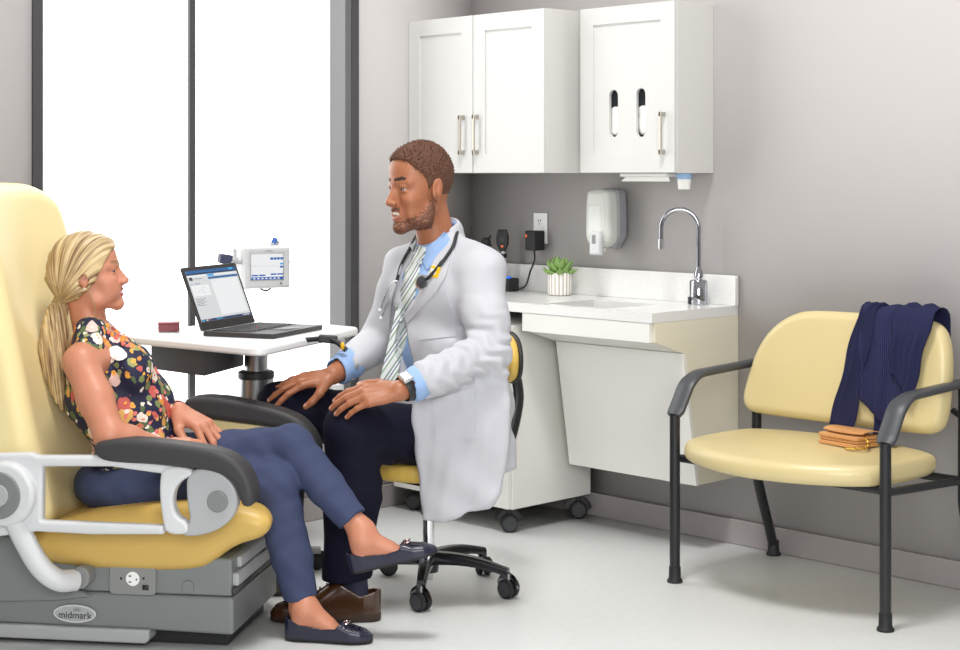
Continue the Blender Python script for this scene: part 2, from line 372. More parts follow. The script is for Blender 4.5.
# ------------------------------------------------------------------ wall cabinets
def shaker_door(parent, x0, x1, y, z0, z1, handle_x, hz=(1.378, 1.528), slots=None):
    """frame-and-panel door facing -Y; the recess is modelled"""
    rail = .062; xi0, xi1, zi0, zi1 = x0 + rail, x1 - rail, z0 + rail + .008, z1 - rail; yb = y + .018; yr = y + .006
    b = MB()
    V = [(x0, y, z0), (x1, y, z0), (x1, y, z1), (x0, y, z1), (xi0, y, zi0), (xi1, y, zi0), (xi1, y, zi1), (xi0, y, zi1),
         (xi0, yr, zi0), (xi1, yr, zi0), (xi1, yr, zi1), (xi0, yr, zi1), (x0, yb, z0), (x1, yb, z0), (x1, yb, z1), (x0, yb, z1)]
    F = [(0, 1, 5, 4), (1, 2, 6, 5), (2, 3, 7, 6), (3, 0, 4, 7), (4, 5, 9, 8), (5, 6, 10, 9), (6, 7, 11, 10), (7, 4, 8, 11)]
    F += [(0, 12, 13, 1), (1, 13, 14, 2), (2, 14, 15, 3), (3, 15, 12, 0)]
    if not slots: F += [(8, 9, 10, 11), (15, 14, 13, 12)]
    b.add(V, F)
    if slots:
        # panel with two long rounded cut-outs: strips between the slots, then rings to each slot's edge
        xs = [xi0]; 
        for (sx, sw, sz0, sz1) in slots: xs += [sx - sw * 2.2 if not xs[1:] else (xs[-1] + 0), ]
        bounds = [xi0, (slots[0][0] + slots[1][0]) / 2, xi1]
        for q, (sx, sw, sz0, sz1) in enumerate(slots):
            n = 12
            arc = [(sx + sw * math.cos(t), sz1 - sw + sw * math.sin(t)) for t in np.linspace(0, math.pi, n)] + [(sx + sw * math.cos(t), sz0 + sw + sw * math.sin(t)) for t in np.linspace(math.pi, 2 * math.pi, n)]
            a, c = bounds[q], bounds[q + 1]; m = len(arc); out = []
            for (px, pz) in arc:
                dx, dz = px - sx, pz - (sz0 + sz1) / 2; tt = []
                if dx > 1e-9: tt.append((c - sx) / dx)
                if dx < -1e-9: tt.append((a - sx) / dx)
                if dz > 1e-9: tt.append((zi1 - (sz0 + sz1) / 2) / dz)
                if dz < -1e-9: tt.append((zi0 - (sz0 + sz1) / 2) / dz)
                t = min(tt); out.append((sx + dx * t, (sz0 + sz1) / 2 + dz * t))
            cor = [(c, zi1), (a, zi1), (a, zi0), (c, zi0)]
            ring = [(px, yr, pz) for px, pz in arc] + [(px, yr, pz) for px, pz in out] + [(px, yr + .012, pz) for px, pz in arc] + [(px, yr, pz) for px, pz in cor]
            F = [(i, (i + 1) % m, m + (i + 1) % m, m + i) for i in range(m)] + [(i, 2 * m + i, 2 * m + (i + 1) % m, (i + 1) % m) for i in range(m)]
            for ci, (cx, cz) in enumerate(cor):     # fill the four corners the radial rays skip
                for i in range(m):
                    p, r2 = out[i], out[(i + 1) % m]
                    if abs(p[0] - r2[0]) > 1e-6 and abs(p[1] - r2[1]) > 1e-6:
                        if (abs(p[0] - cx) < 1e-6 or abs(r2[0] - cx) < 1e-6) and (abs(p[1] - cz) < 1e-6 or abs(r2[1] - cz) < 1e-6): F.append((m + i, m + (i + 1) % m, 3 * m + ci))
            b.add(ring, F)
    door = b.build('door', MATS['cab_white'], parent, angle=20)
    h = MB(); hy = y - .026
    h.box((handle_x - .005, hy, hz[0]), (handle_x + .005, hy + .008, hz[1])); 
    for z in (hz[0], hz[1] - .016): h.box((handle_x - .007, hy, z), (handle_x + .007, y, z + .016))
    h.build('handle', MATS['nickel'], door, bevel=.0015)
    return door
c1 = thing('wall_cabinet', 'white double-door wall cabinet with framed panels, in the corner behind the clinician', 'cabinet', (-4.44, Y0, 1.307))
b = MB(); b.box((-4.811, 4.29, 1.307), (-4.072, Y0 - .001, 1.909)); b.build('cabinet_body', MATS['cab_side'], c1, bevel=.0015)
shaker_door(c1, -4.811, -4.4475, 4.27, 1.309, 1.908, -4.497); shaker_door(c1, -4.4425, -4.072, 4.27, 1.309, 1.908, -4.42)
c2 = thing('glove_cabinet', 'white single-door wall cabinet with two oval glove slots in its door', 'cabinet', (-3.79, Y0, 1.307))
b = MB()
for lo, hi in (((-4.012, 4.418, 1.307), (-3.996, Y0 - .001, 1.908)), ((-3.585, 4.418, 1.307), (-3.569, Y0 - .001, 1.908)), ((-3.996, 4.419, 1.3075), (-3.585, Y0 - .002, 1.323)), ((-3.996, 4.419, 1.892), (-3.585, Y0 - .002, 1.9075)), ((-3.996, 4.60, 1.323), (-3.585, Y0 - .002, 1.892))): b.box(lo, hi)
b.build('cabinet_body', MATS['cab_side'], c2, angle=20)
shaker_door(c2, -4.011, -3.570, 4.40, 1.309, 1.907, -3.616, (1.373, 1.52), slots=((-3.855, .021, 1.436, 1.607), (-3.727, .021, 1.434, 1.608)))
for i, x in enumerate((-3.855, -3.727)):
    g = thing('glove_box', 'dark glove box behind the %s oval slot of the cabinet door' % ('left', 'right')[i], 'box', (x, 4.5, 1.323), 'glove boxes in the wall cabinet')
    b = MB(); b.box((x - .055, 4.442, 1.3236), (x + .055, 4.56, 1.66)); b.build('box_carton', mat('carton_%d' % i, (70, 72, 74), .6), g, angle=20)
    s = Solid(); rng = np.random.default_rng(i + 3)
    for q in range(7): s.ell((x - .012 + rng.uniform(-.006, .006), 4.434 + rng.uniform(-.002, .003), 1.457 + q * .0125), (.024, .011, .016), k=.006)
    s.build('gloves', MATS['glove_white'], g, h=.0025, frame='room')

# ------------------------------------------------------------------ counter, sink, tap
XR, YF, ZT = -3.462, 4.150, .841
ct = thing('countertop', 'speckled pale stone countertop with backsplash and an undermount sink', 'countertop', (-4.1, 4.4, .807))
sx0, sx1, sy0, sy1 = -3.99, -3.69, 4.195, 4.45
b = MB()
for lo, hi in (((-4.815, YF, .807), (sx0, Y0 - .001, ZT)), ((sx1, YF, .807), (XR, Y0 - .001, ZT)), ((sx0, YF, .807), (sx1, sy0, ZT)), ((sx0, sy1, .807), (sx1, Y0 - .001, ZT))): b.box(lo, hi)
bm = bmesh.new()
for v in b.V: bm.verts.new(v)
bm.verts.ensure_lookup_table()
for f in b.F: bm.faces.new([bm.verts[i] for i in f])
bmesh.ops.remove_doubles(bm, verts=bm.verts[:], dist=1e-5)
V_ = [tuple(v.co) for v in bm.verts]; F_ = [tuple(v.index for v in f.verts) for f in bm.faces]; bm.free()
link_mesh('worktop', b.V, b.F, MATS['stone'], b.M, ct, angle=30)
b = MB(); b.prism(rounded([(-4.80, 0, ZT), (XR + .005, 0, ZT), (XR + .005, 0, .946), (-4.80, 0, .946)], [0, 0, .012, 0]), (0, .02, 0))
b.V = [(x, y + Y0 - .022, z) for x, y, z in b.V]; b.build('backsplash', MATS['stone'], ct, angle=30, bevel=.002)
b = MB(); b.box((-4.815, 4.13, ZT), (-4.796, Y0 - .022, .946)); b.build('side_splash', MATS['stone'], ct, bevel=.003)
b = MB(); n_ = [(sx0, sy0), (sx1, sy0), (sx1, sy1), (sx0, sy1)]
top = rounded([(x, y, .809) for x, y in n_], .03); bot = rounded([(x, y, .704) for x, y in ((sx0 + .03, 4.335), (sx1 - .03, 4.335), (sx1 - .03, 4.43), (sx0 + .03, 4.43))], .03); k = len(top)
b.add(top + bot, [(i, (i + 1) % k, k + (i + 1) % k, k + i) for i in range(k)] + [tuple(range(k, 2 * k))])
b.build('sink_basin', mat('basin_steel', (128, 124, 118), .38, .9), ct, angle=60)

sk = thing('wall_mounted_sink_cabinet', 'white wall-hung sink cabinet with a slanted apron panel under the countertop', 'cabinet', (-3.8, Y0, .238))
b = MB(); prof = [(4.166, .806), (4.166, .742), (4.325, .692), (4.398, .238), (Y0 - .001, .238), (Y0 - .001, .806)]
b.prism([(XR + .002, y, z) for y, z in prof], (-.018, 0, 0)); b.build('side_panel', MATS['sink_side'], sk, angle=20)
b = MB(); b.prism([(-4.046, y, z) for y, z in prof[2:5] + [(Y0 - .001, .692)]], (-.016, 0, 0)); b.build('side_panel', MATS['sink_side'], sk, angle=20)
b = MB(); b.box((-4.068, 4.152, .740), (XR - .014, 4.168, .806)); b.build('fascia', MATS['sink_panel'], sk, bevel=.002)
b = MB(); b.prism([(-4.068, 4.166, .742), (-4.068, 4.166, .748), (-4.068, 4.331, .698), (-4.068, 4.331, .690)], (.59, 0, 0)); b.build('soffit', MATS['sink_panel'], sk, angle=20)
b = MB(); b.prism([(-4.050, 4.310, .694), (-4.050, 4.383, .236), (-4.050, 4.399, .236), (-4.050, 4.326, .694)], (.590, 0, 0)); b.build('apron_panel', MATS['sink_panel'], sk, bevel=.0015)

fc = thing('faucet', 'chrome gooseneck sensor faucet beside the sink', 'faucet', (-3.578, 4.545, ZT))
b = MB(); b.lathe((-3.578, 4.545, ZT + .0006), [(.031, 0), (.032, .004), (.032, .082), (.028, .087), (.014, .089), (.013, .095), (.0165, .10), (.015, .115), (.010, .128), (.008, .135)], 40); b.build('faucet_base', mat('tap_chrome', (176, 178, 184), .08, 1.0), fc, angle=40)
pts = [(-3.578, 4.545, .955), (-3.578, 4.545, 1.10)]
cxm, r_ = np.array([-3.578, 4.545, 1.112]), .066
dirn = np.array([-.80, -.60, 0.0])          # the neck swings out over the basin
for t in np.linspace(0, math.pi, 18): pts.append(cxm + dirn * r_ * (1 - math.cos(t)) + np.array([0, 0, 1]) * r_ * math.sin(t) * 1.0)
pts.append(pts[-1] + np.array([0, 0, -.045]))
b = MB(); b.tube(pts, .0085, 16); b.build('spout', MATS['tap_chrome'], fc, angle=50)
b = MB(); b.cyl(pts[-1] + np.array([0, 0, .006]), pts[-1] + np.array([0, 0, -.03]), .011, .0115); b.build('aerator', MATS['chrome'], fc, angle=40)
b = MB(); pl = np.array([-3.578 - .022, 4.545 - .0245, ZT + .015]); b.obox(pl, [(.74, -.67, 0), (.67, .74, 0), (0, 0, 1)], (.011, .004, .013)); b.build('sensor_window', MATS['black_plastic'], fc, bevel=.002)

# ------------------------------------------------------------------ mobile cart under the counter
kt = thing('cart', 'white mobile storage cart on black casters, parked under the countertop', 'cart', (-4.43, 4.35, 0))
b = MB(); b.box((-4.752, 4.152, .09), (-4.117, 4.575, .755)); b.build('cart_body', MATS['sink_panel'], kt, bevel=.003)
for z0, z1 in ((.093, .300), (.306, .52), (.526, .752)):
    b = MB(); b.box((-4.748, 4.134, z0), (-4.121, 4.151, z1)); d = b.build('drawer', MATS['sink_panel'], kt, bevel=.002)
    b = MB(); b.box((-4.52, 4.118, z1 - .035), (-4.35, 4.134, z1 - .025)); b.build('drawer_pull', MATS['nickel'], d, bevel=.002)
def caster(parent, x, y, yaw, r=.032, hub=True, z_top=.09, th=.046, hood='black_plastic', wheel='rubber'):
    c, s = math.cos(yaw), math.sin(yaw); ax = np.array([-s, c, 0]); ctr = np.array([x, y, r])
    b = MB()
    for e in (-1, 1): b.lathe(ctr + ax * e * th * .29, [(r * .86, -th * .2), (r, -th * .14), (r, th * .14), (r * .86, th * .2)], 28, 0, axis=ax)
    w = b.build('caster_wheel', MATS[wheel], parent, angle=35)
    if hub:
        for e in (-1, 1):
            b = MB(); b.lathe(ctr + ax * e * (th * .5), [(r * .78, -.003), (r * .74, .002), (r * .2, .003)], 24, 0, axis=ax)
            b.build('wheel_hub', MATS['grey_rubber'], w, angle=35)
    b = MB(); 
    arc = [ctr + np.array([c, s, 0]) * r * 1.12 * math.cos(t) + np.array([0, 0, 1]) * r * 1.12 * math.sin(t) for t in np.linspace(math.radians(5), math.radians(170), 12)]
    b.tube(arc, th * .36, 8, 0, flat=(1, .22), up=tuple(ax)); b.cyl(ctr + np.array([0, 0, r * .9]), np.array([x, y, z_top]), .010)
    b.build('caster_fork', MATS[hood], parent, angle=35)
for x, y, a in ((-4.165, 4.185, .9), (-4.150, 4.54, .9), (-4.70, 4.20, .6), (-4.70, 4.54, .8)): caster(kt, x, y, a)

# ------------------------------------------------------------------ small things on the sink wall and counter
so = thing('soap_dispenser', 'grey wall-mounted soap dispenser with a clear push pump, left of the faucet', 'soap dispenser', (-4.03, Y0, 1.02))
s = Solid(); s.slab(rounded2 := [(-.062, 0), (.062, 0), (.060, .2), (.048, .226), (-.048, .226), (-.060, .2)], (-4.03, 4.592, 1.024), (1, 0, 0), (0, 0, 1), .027, .012, smooth=1); s.build('back_shell', MATS['soap_side'], so, h=.003, frame='room')
s = Solid(); s.slab([(-.060, .004), (.060, .004), (.061, .12), (.056, .2), (.046, .222), (-.046, .222), (-.056, .2), (-.061, .12)], (-4.03, 4.54, 1.024), (1, 0, 0), (0, 0, 1), .036, .024, smooth=2)
s.build('cover', MATS['soap_grey'], so, h=.003, frame='room')
s = Solid(); s.slab([(-.036, .045), (.030, .045), (.030, .165), (-.036, .165)], (-4.03, 4.5065, 1.024), (1, 0, 0), (0, 0, 1), .005, .004); s.build('label_panel', mat('soap_label', (216, 219, 214), .35), so, h=.003, frame='room')
s = Solid(); s.slab([(-.028, -.012), (.028, -.012), (.030, .06), (.020, .078), (-.020, .078), (-.030, .06)], (-4.015, 4.492, 1.014), (1, 0, 0), (0, 0, 1), .012, .009); p_ = s.build('push_pump', mat('pump_grey', (196, 199, 200), .2, coat=.4), so, h=.0025, frame='room')
b = MB(); b.box((-4.026, 4.4785, 1.045), (-4.008, 4.4815, 1.078)); b.build('pump_window', MATS['grey_mid'], p_, bevel=.001)
b = MB(); b.cyl((-4.01, 4.53, 1.028), (-4.01, 4.53, 1.014), .008, .004); b.build('nozzle', MATS['soap_grey'], so)
ol = thing('wall_outlet', 'white wall outlet plate above the backsplash', 'outlet', (-4.42, Y0, 1.09))
b = MB(); b.box((-4.456, Y0 - .007, 1.03), (-4.384, Y0 - .001, 1.15)); pt = b.build('cover_plate', MATS['white_plastic'], ol, bevel=.002)
for z in (1.115, 1.065):
    b = MB(); b.lathe((-4.42, Y0 - .007, z), [(.016, 0), (.016, .0025), (.014, .003)], 20, 0, axis=(0, -1, 0)); r1 = b.build('receptacle', MATS['white_plastic'], pt)
    b = MB(); b.box((-4.427, Y0 - .0112, z + .001), (-4.4245, Y0 - .0098, z + .009)); b.box((-4.4155, Y0 - .0112, z + .001), (-4.413, Y0 - .0098, z + .009)); b.box((-4.4215, Y0 - .0112, z - .009), (-4.4185, Y0 - .0098, z - .005)); b.build('slot', MATS['black_plastic'], r1, angle=0)
ad = thing('power_adapter', 'black plug-in power adapter in the wall outlet, its cord running to the charging stand', 'adapter', (-4.418, 4.57, 1.02))
b = MB(); b.box((-4.442, 4.548, 1.004), (-4.388, 4.6085, 1.082)); b.build('adapter_body', MATS['black_plastic'], ad, bevel=.006)
b = MB(); b.box((-4.437, 4.5465, 1.056), (-4.428, 4.5482, 1.066)); b.build('indicator', MATS['orange_mark'], ad, angle=0)
b = MB(); b.tube(bez([(-4.415, 4.575, 1.006), (-4.413, 4.574, .965), (-4.43, 4.57, .925), (-4.445, 4.56, .868), (-4.47, 4.55, .852), (-4.486, 4.54, .855)], 40), .0035, 8); b.build('cord', MATS['black_plastic'], ad)
cs = thing('charging_stand', 'small black charging stand for the scopes, on the countertop behind the clinician', 'charger', (-4.55, 4.53, ZT))
b = MB(); b.box((-4.66, 4.505, ZT + .0006), (-4.488, 4.565, .893)); b.build('stand_body', MATS['black_plastic'], cs, bevel=.004)
b = MB(); b.cyl((-4.505, 4.520, .893), (-4.505, 4.520, .900), .012); b.build('charge_light', mat('charge_blue', (30, 110, 255), .4, emit=((30, 110, 255), .6)), cs)
mat('scope_handle', (200, 203, 206), .3, .4)
for i, (x, lab) in enumerate(((-4.548, 'diagnostic scope with an oval black head and silver handle, in the charging stand'), (-4.635, 'diagnostic scope with a small round black head, left in the charging stand'))):
    sc = thing('diagnostic_scope', lab, 'medical scope', (x, 4.535, .8936), 'scopes in the charging stand')
    b = MB(); b.lathe((x, 4.535, .8936), [(.013, 0), (.014, .004), (.0135, .085), (.0135, .092)], 24); b.build('handle', MATS['scope_handle'], sc, angle=40)
    b = MB(); b.lathe((x, 4.535, .972), [(.0145, 0), (.0145, .013), (.009, .016)], 24); b.build('collar', MATS['black_plastic'], sc, angle=40)
    if i == 0:
        b = MB(); b.lathe((x, 4.535, .986), [(.0085, 0), (.0085, .02), (.011, .024)], 20); b.build('neck', MATS['scope_handle'], sc)
        s = Solid(); s.slab([(-.011, 0), (.011, 0), (.024, .028), (.025, .058), (.017, .086), (-.017, .086), (-.025, .058), (-.024, .028)], (x, 4.532, .998), (.8, .6, 0), (0, 0, 1), .013, .008); hd = s.build('scope_head', MATS['black_plastic'], sc, h=.0025, frame='room')
        b = MB(); nv = np.array([.6, -.8, 0]); b.lathe(np.array([x, 4.532, 1.018]) + nv * .0125, [(.005, 0), (.0045, .002)], 14, 0, axis=nv); b.build('lamp_dot', MATS['orange_mark'], hd)
        b = MB(); b.lathe(np.array([x, 4.532, 1.044]) + nv * .0125, [(.011, 0), (.0105, .002), (.008, .0025)], 20, 0, axis=nv); b.build('lens', MATS['grey_rubber'], hd)
    else:
        b = MB(); b.lathe((x - .006, 4.530, 1.030), [(.016, -.012), (.020, -.006), (.020, .008), (.012, .014)], 24, 0, axis=(.7, -.7, 0)); b.cyl((x, 4.535, .985), (x - .004, 4.533, 1.02), .007); b.cyl((x + .012, 4.53, 1.045), (x + .026, 4.524, 1.057), .004); b.cyl((x + .016, 4.53, 1.025), (x + .03, 4.524, 1.019), .004); b.build('scope_head', MATS['black_plastic'], sc, angle=40)
# succulent
sp = thing('potted_succulent', 'green succulent in a white ribbed pot on the countertop', 'plant', (-4.225, 4.518, ZT))
mat('pot_white', (232, 230, 226), .6)
wave_color(MATS['pot_white'], (196, 184, 168), (238, 237, 234), 1.0, direction='X', sharp=(.25, .55))
b = MB(); n = 72; prof = [(.030, .0006), (.042, .002), (.0445, .008), (.0455, .084), (.0445, .088), (.040, .088), (.039, .075)]; V = []
for (r, z) in prof:
    for j in range(n): t = 2 * math.pi * j / n; rr = r * (1 + (.028 * math.cos(18 * t) if r > .0405 and .003 < z < .085 else 0)); V.append((-4.225 + rr * math.cos(t), 4.518 + rr * math.sin(t), ZT + z))
b.add(V, [(i * n + j, i * n + (j + 1) % n, (i + 1) * n + (j + 1) % n, (i + 1) * n + j) for i in range(len(prof) - 1) for j in range(n)] + [tuple(range(n - 1, -1, -1)), tuple(range((len(prof) - 1) * n, len(prof) * n))])
pm = mat('pot_ribs', (234, 233, 230), .6)
nt = pm.node_tree; bs = nt.nodes['Principled BSDF']; tcx = nt.nodes.new('ShaderNodeTexCoord'); gr = nt.nodes.new('ShaderNodeTexGradient'); gr.gradient_type = 'RADIAL'
mp = nt.nodes.new('ShaderNodeMath'); mp.operation = 'MULTIPLY'; mp.inputs[1].default_value = 18 * 2 * math.pi; sn = nt.nodes.new('ShaderNodeMath'); sn.operation = 'COSINE'; rp = nt.nodes.new('ShaderNodeValToRGB')
nt.links.new(tcx.outputs['Object'], gr.inputs['Vector']); nt.links.new(gr.outputs['Fac'], mp.inputs[0]); nt.links.new(mp.outputs[0], sn.inputs[0])
ad2 = nt.nodes.new('ShaderNodeMath'); ad2.operation = 'MULTIPLY_ADD'; ad2.inputs[1].default_value = .5; ad2.inputs[2].default_value = .5; nt.links.new(sn.outputs[0], ad2.inputs[0]); nt.links.new(ad2.outputs[0], rp.inputs['Fac'])
rp.color_ramp.elements[0].position = .1; rp.color_ramp.elements[0].color = (*lin((190, 178, 162)), 1); rp.color_ramp.elements[1].position = .5; rp.color_ramp.elements[1].color = (*lin((240, 239, 236)), 1); nt.links.new(rp.outputs['Color'], bs.inputs['Base Color'])
b.build('pot', pm, sp, angle=60)
mat('soil', (70, 55, 42), .9); b = MB(); b.cyl((-4.225, 4.518, ZT + .070), (-4.225, 4.518, ZT + .0765), .0385); b.build('soil', MATS['soil'], sp)
mat('succulent_green', (132, 166, 92), .45, noise=(60, .35))
b = MB(); rng = np.random.default_rng(4)
for ring_, (n, tilt, L) in enumerate(((5, 80, .050), (7, 60, .064), (9, 38, .070), (10, 16, .066))):
    for j in range(n):
        a = 2 * math.pi * (j + .5 * (ring_ % 2)) / n + rng.uniform(-.15, .15); t = math.radians(tilt + rng.uniform(-8, 8))
        d = np.array([math.cos(a) * math.cos(t), math.sin(a) * math.cos(t), math.sin(t)]); B = basis(d); c = np.array([-4.225, 4.518, ZT + .080]) + d * .010
        k, m = 7, 8; V = []
        for i in range(k):
            u = i / (k - 1); w = .0145 * (math.sin(math.pi * min(1, u * .85 + .12)) ** .8) * (1 - .75 * max(0, u - .75) / .25); h = w * .45
            cc = c + B[0] * L * u + B[2] * (.006 * math.sin(math.pi * u) * -1 + .008 * u * u)
            V += [cc + B[1] * w * math.cos(q) + B[2] * h * math.sin(q) for q in (2 * math.pi * e / m for e in range(m))]
        b.add(V, [(i * m + e, i * m + (e + 1) % m, (i + 1) * m + (e + 1) % m, (i + 1) * m + e) for i in range(k - 1) for e in range(m)] + [tuple(range(m - 1, -1, -1)), tuple(range((k - 1) * m, k * m))])
b.build('rosette', MATS['succulent_green'], sp, angle=0)
# under-cabinet dispensers
tw = thing('mounted_towel_dispenser', 'white paper towel dispenser mounted under the glove cabinet', 'dispenser', (-3.78, 4.5, 1.28))
b = MB(); b.box((-3.865, 4.45, 1.294), (-3.645, 4.585, 1.3065)); b.build('tray', MATS['white_plastic'], tw, bevel=.003)
b = MB(); b.prism([(-3.850, 4.47, 1.2935), (-3.655, 4.47, 1.2935), (-3.642, 4.462, 1.277), (-3.868, 4.462, 1.277)], (0, .004, 0)); b.build('paper_towel', MATS['paper'], tw, angle=20)
cp = thing('mounted_cup_dispenser', 'paper cup dispenser with a blue collar under the glove cabinet corner', 'dispenser', (-3.605, 4.5, 1.25))
b = MB(); b.cyl((-3.607, 4.5, 1.3065), (-3.607, 4.5, 1.285), .026, .026); b.build('collar', MATS['cup_blue'], cp, angle=30)
b = MB(); b.lathe((-3.607, 4.5, 1.249), [(.0195, 0), (.0215, .001), (.0245, .038)], 28); b.build('paper_cup', MATS['paper'], cp, angle=30)
# ------------------------------------------------------------------ wide guest chair on the right
gc = thing('guest_chair', 'wide yellow upholstered guest chair with a black metal frame against the grey wall', 'chair', (-2.9, 4.25, 0))
XL, XRr = -3.28, -2.512
def leg_foot(parent, x, y): 
    b = MB(); b.lathe((x, y, 0), [(.0245, 0), (.025, .006), (.0195, .014), (.0185, .050), (.0175, .0505)], 26); b.build('foot', MATS['rubber'], parent, angle=35)
for x, sd in ((XL, 1), (XRr, -1)):
    b = MB(); b.cyl((x, 4.045, .035), (x, 4.045, .535), .0165); fl_ = b.build('leg', MATS['black_metal'], gc, angle=40); leg_foot(fl_, x, 4.045)
    b = MB(); b.tube(bez([(x, 4.575, .035), (x, 4.555, .09), (x, 4.50, .235), (x, 4.482, .30), (x, 4.480, .36), (x, 4.482, .66)], 30), .0165, 16); rl = b.build('leg', MATS['black_metal'], gc, angle=40); leg_foot(rl, x, 4.577)
    # armrest: flat bar bent down at the front with a wider grip
    pth = rounded([A(x, 4.488, .668), A(x, 4.16, .656), A(x, 4.108, .632), A(x, 4.055, .548), A(x, 4.040, .532)], [0, .03, .03, .02, 0], 5)
    n = len(pth); b = MB(); rings = []
    for i, p in enumerate(pth):
        t = nrm(pth[min(i + 1, n - 1)] - pth[max(i - 1, 0)]); nn = np.array([0, -t[2], t[1]]) * (1 if t[1] < 0 else -1); nn = -nn if nn[2] < 0 else nn
        w = np.interp(p[1], [4.03, 4.05, 4.12, 4.2, 4.5], [.018, .030, .030, .020, .017]); h = .011
        rings.append([p + np.array([1, 0, 0]) * w * cx_ + nn * h * cz_ for cx_, cz_ in ((-1, -.5), (-.7, -1), (.7, -1), (1, -.5), (1, .5), (.7, 1), (-.7, 1), (-1, .5))])
    V = [q for r in rings for q in r]
    b.add(V, [(i * 8 + j, i * 8 + (j + 1) % 8, (i + 1) * 8 + (j + 1) % 8, (i + 1) * 8 + j) for i in range(n - 1) for j in range(8)] + [tuple(range(7, -1, -1)), tuple(range((n - 1) * 8, n * 8))])
    b.build('armrest', mat('arm_grip', (64, 66, 70), .42) if 'arm_grip' not in MATS else MATS['arm_grip'], gc, angle=50)
b = MB(); b.tube([(XL, 4.06, .392), (XL, 4.48, .372)], .012, 10); b.tube([(XRr, 4.06, .392), (XRr, 4.48, .372)], .012, 10); b.tube([(XL, 4.075, .392), (XRr, 4.075, .392)], .013, 10); b.tube([(XL, 4.47, .372), (XRr, 4.47, .372)], .013, 10)
b.tube([(XL, 4.482, .56), (XL + .06, 4.488, .58)], .010, 8); b.tube([(XRr, 4.482, .56), (XRr - .04, 4.488, .58)], .010, 8)
b.build('seat_frame', MATS['black_metal'], gc, angle=40)
s = Solid()
seat_poly = [(-3.262, 4.075), (-3.20, 3.99), (-3.06, 3.925), (-2.90, 3.90), (-2.74, 3.925), (-2.60, 3.99), (-2.53, 4.075), (-2.52, 4.30), (-2.56, 4.43), (-3.23, 4.43), (-3.272, 4.30)]
s.slab([(x + 2.9, y - 4.2) for x, y in seat_poly], (-2.9, 4.2, .424), (1, 0, 0), (0, 1, 0), .031, .026, bend=lambda x, y: .012 * np.cos(x * 4.0) - .02 * np.clip((-.12 - y) / .2, 0, 1) ** 2 + .004, smooth=2)
s.build('seat', MATS['guest_vinyl'], gc, h=.005, frame='room')
s = Solid(); tilt = nrm(A(0, .13, 1)); 
back_poly = [(-.352, .515), (-.30, .508), (.30, .508), (.352, .520), (.378, .56), (.382, .70), (.372, .79), (.345, .842), (.29, .862), (-.13, .866), (-.215, .842), (-.285, .79), (-.33, .72), (-.352, .64), (-.372, .56)]
back_poly = [(x, z - .51) for x, z in back_poly]
s.slab(back_poly, (-2.895, 4.405, .51), (1, 0, 0), tilt, .034, .030, bend=lambda x, y: .10 * x * x, smooth=2)
s.build('backrest', MATS['guest_vinyl'], gc, h=.005, frame='room')
back_solid = s
# ------------------------------------------------------------------ cardigan hanging over the backrest
mat('navy_knit', (38, 42, 78), .9, spec=.2)
def knit(m, scale, ang):
    nt = m.node_tree; bs = nt.nodes['Principled BSDF']; tc = nt.nodes.new('ShaderNodeTexCoord'); mp = nt.nodes.new('ShaderNodeMapping'); mp.inputs['Rotation'].default_value = ang
    w = nt.nodes.new('ShaderNodeTexWave'); w.inputs['Scale'].default_value = scale; w.inputs['Distortion'].default_value = .3
    bp = nt.nodes.new('ShaderNodeBump'); bp.inputs['Strength'].default_value = .8; bp.inputs['Distance'].default_value = .004
    nt.links.new(tc.outputs['UV'], mp.inputs['Vector']); nt.links.new(mp.outputs['Vector'], w.inputs['Vector']); nt.links.new(w.outputs['Fac'], bp.inputs['Height']); nt.links.new(bp.outputs['Normal'], bs.inputs['Normal'])
    rr = nt.nodes.new('ShaderNodeValToRGB'); rr.color_ramp.elements[0].color = (*lin((30, 32, 62)), 1); rr.color_ramp.elements[1].color = (*lin((56, 58, 100)), 1); nt.links.new(w.outputs['Fac'], rr.inputs['Fac']); nt.links.new(rr.outputs['Color'], bs.inputs['Base Color'])
knit(MATS['navy_knit'], 7, (0, 0, 0))
cd = thing('cardigan', 'navy ribbed knit cardigan draped over the right end of the yellow chair back', 'cardigan', (-2.66, 4.42, .86))
def bk_front(x, z):          # front and rear faces of the tilted back cushion
    xx = x + 2.895; return 4.405 + (z - .51) * .13 + .10 * xx * xx * 0 - .034 - .10 * xx * xx
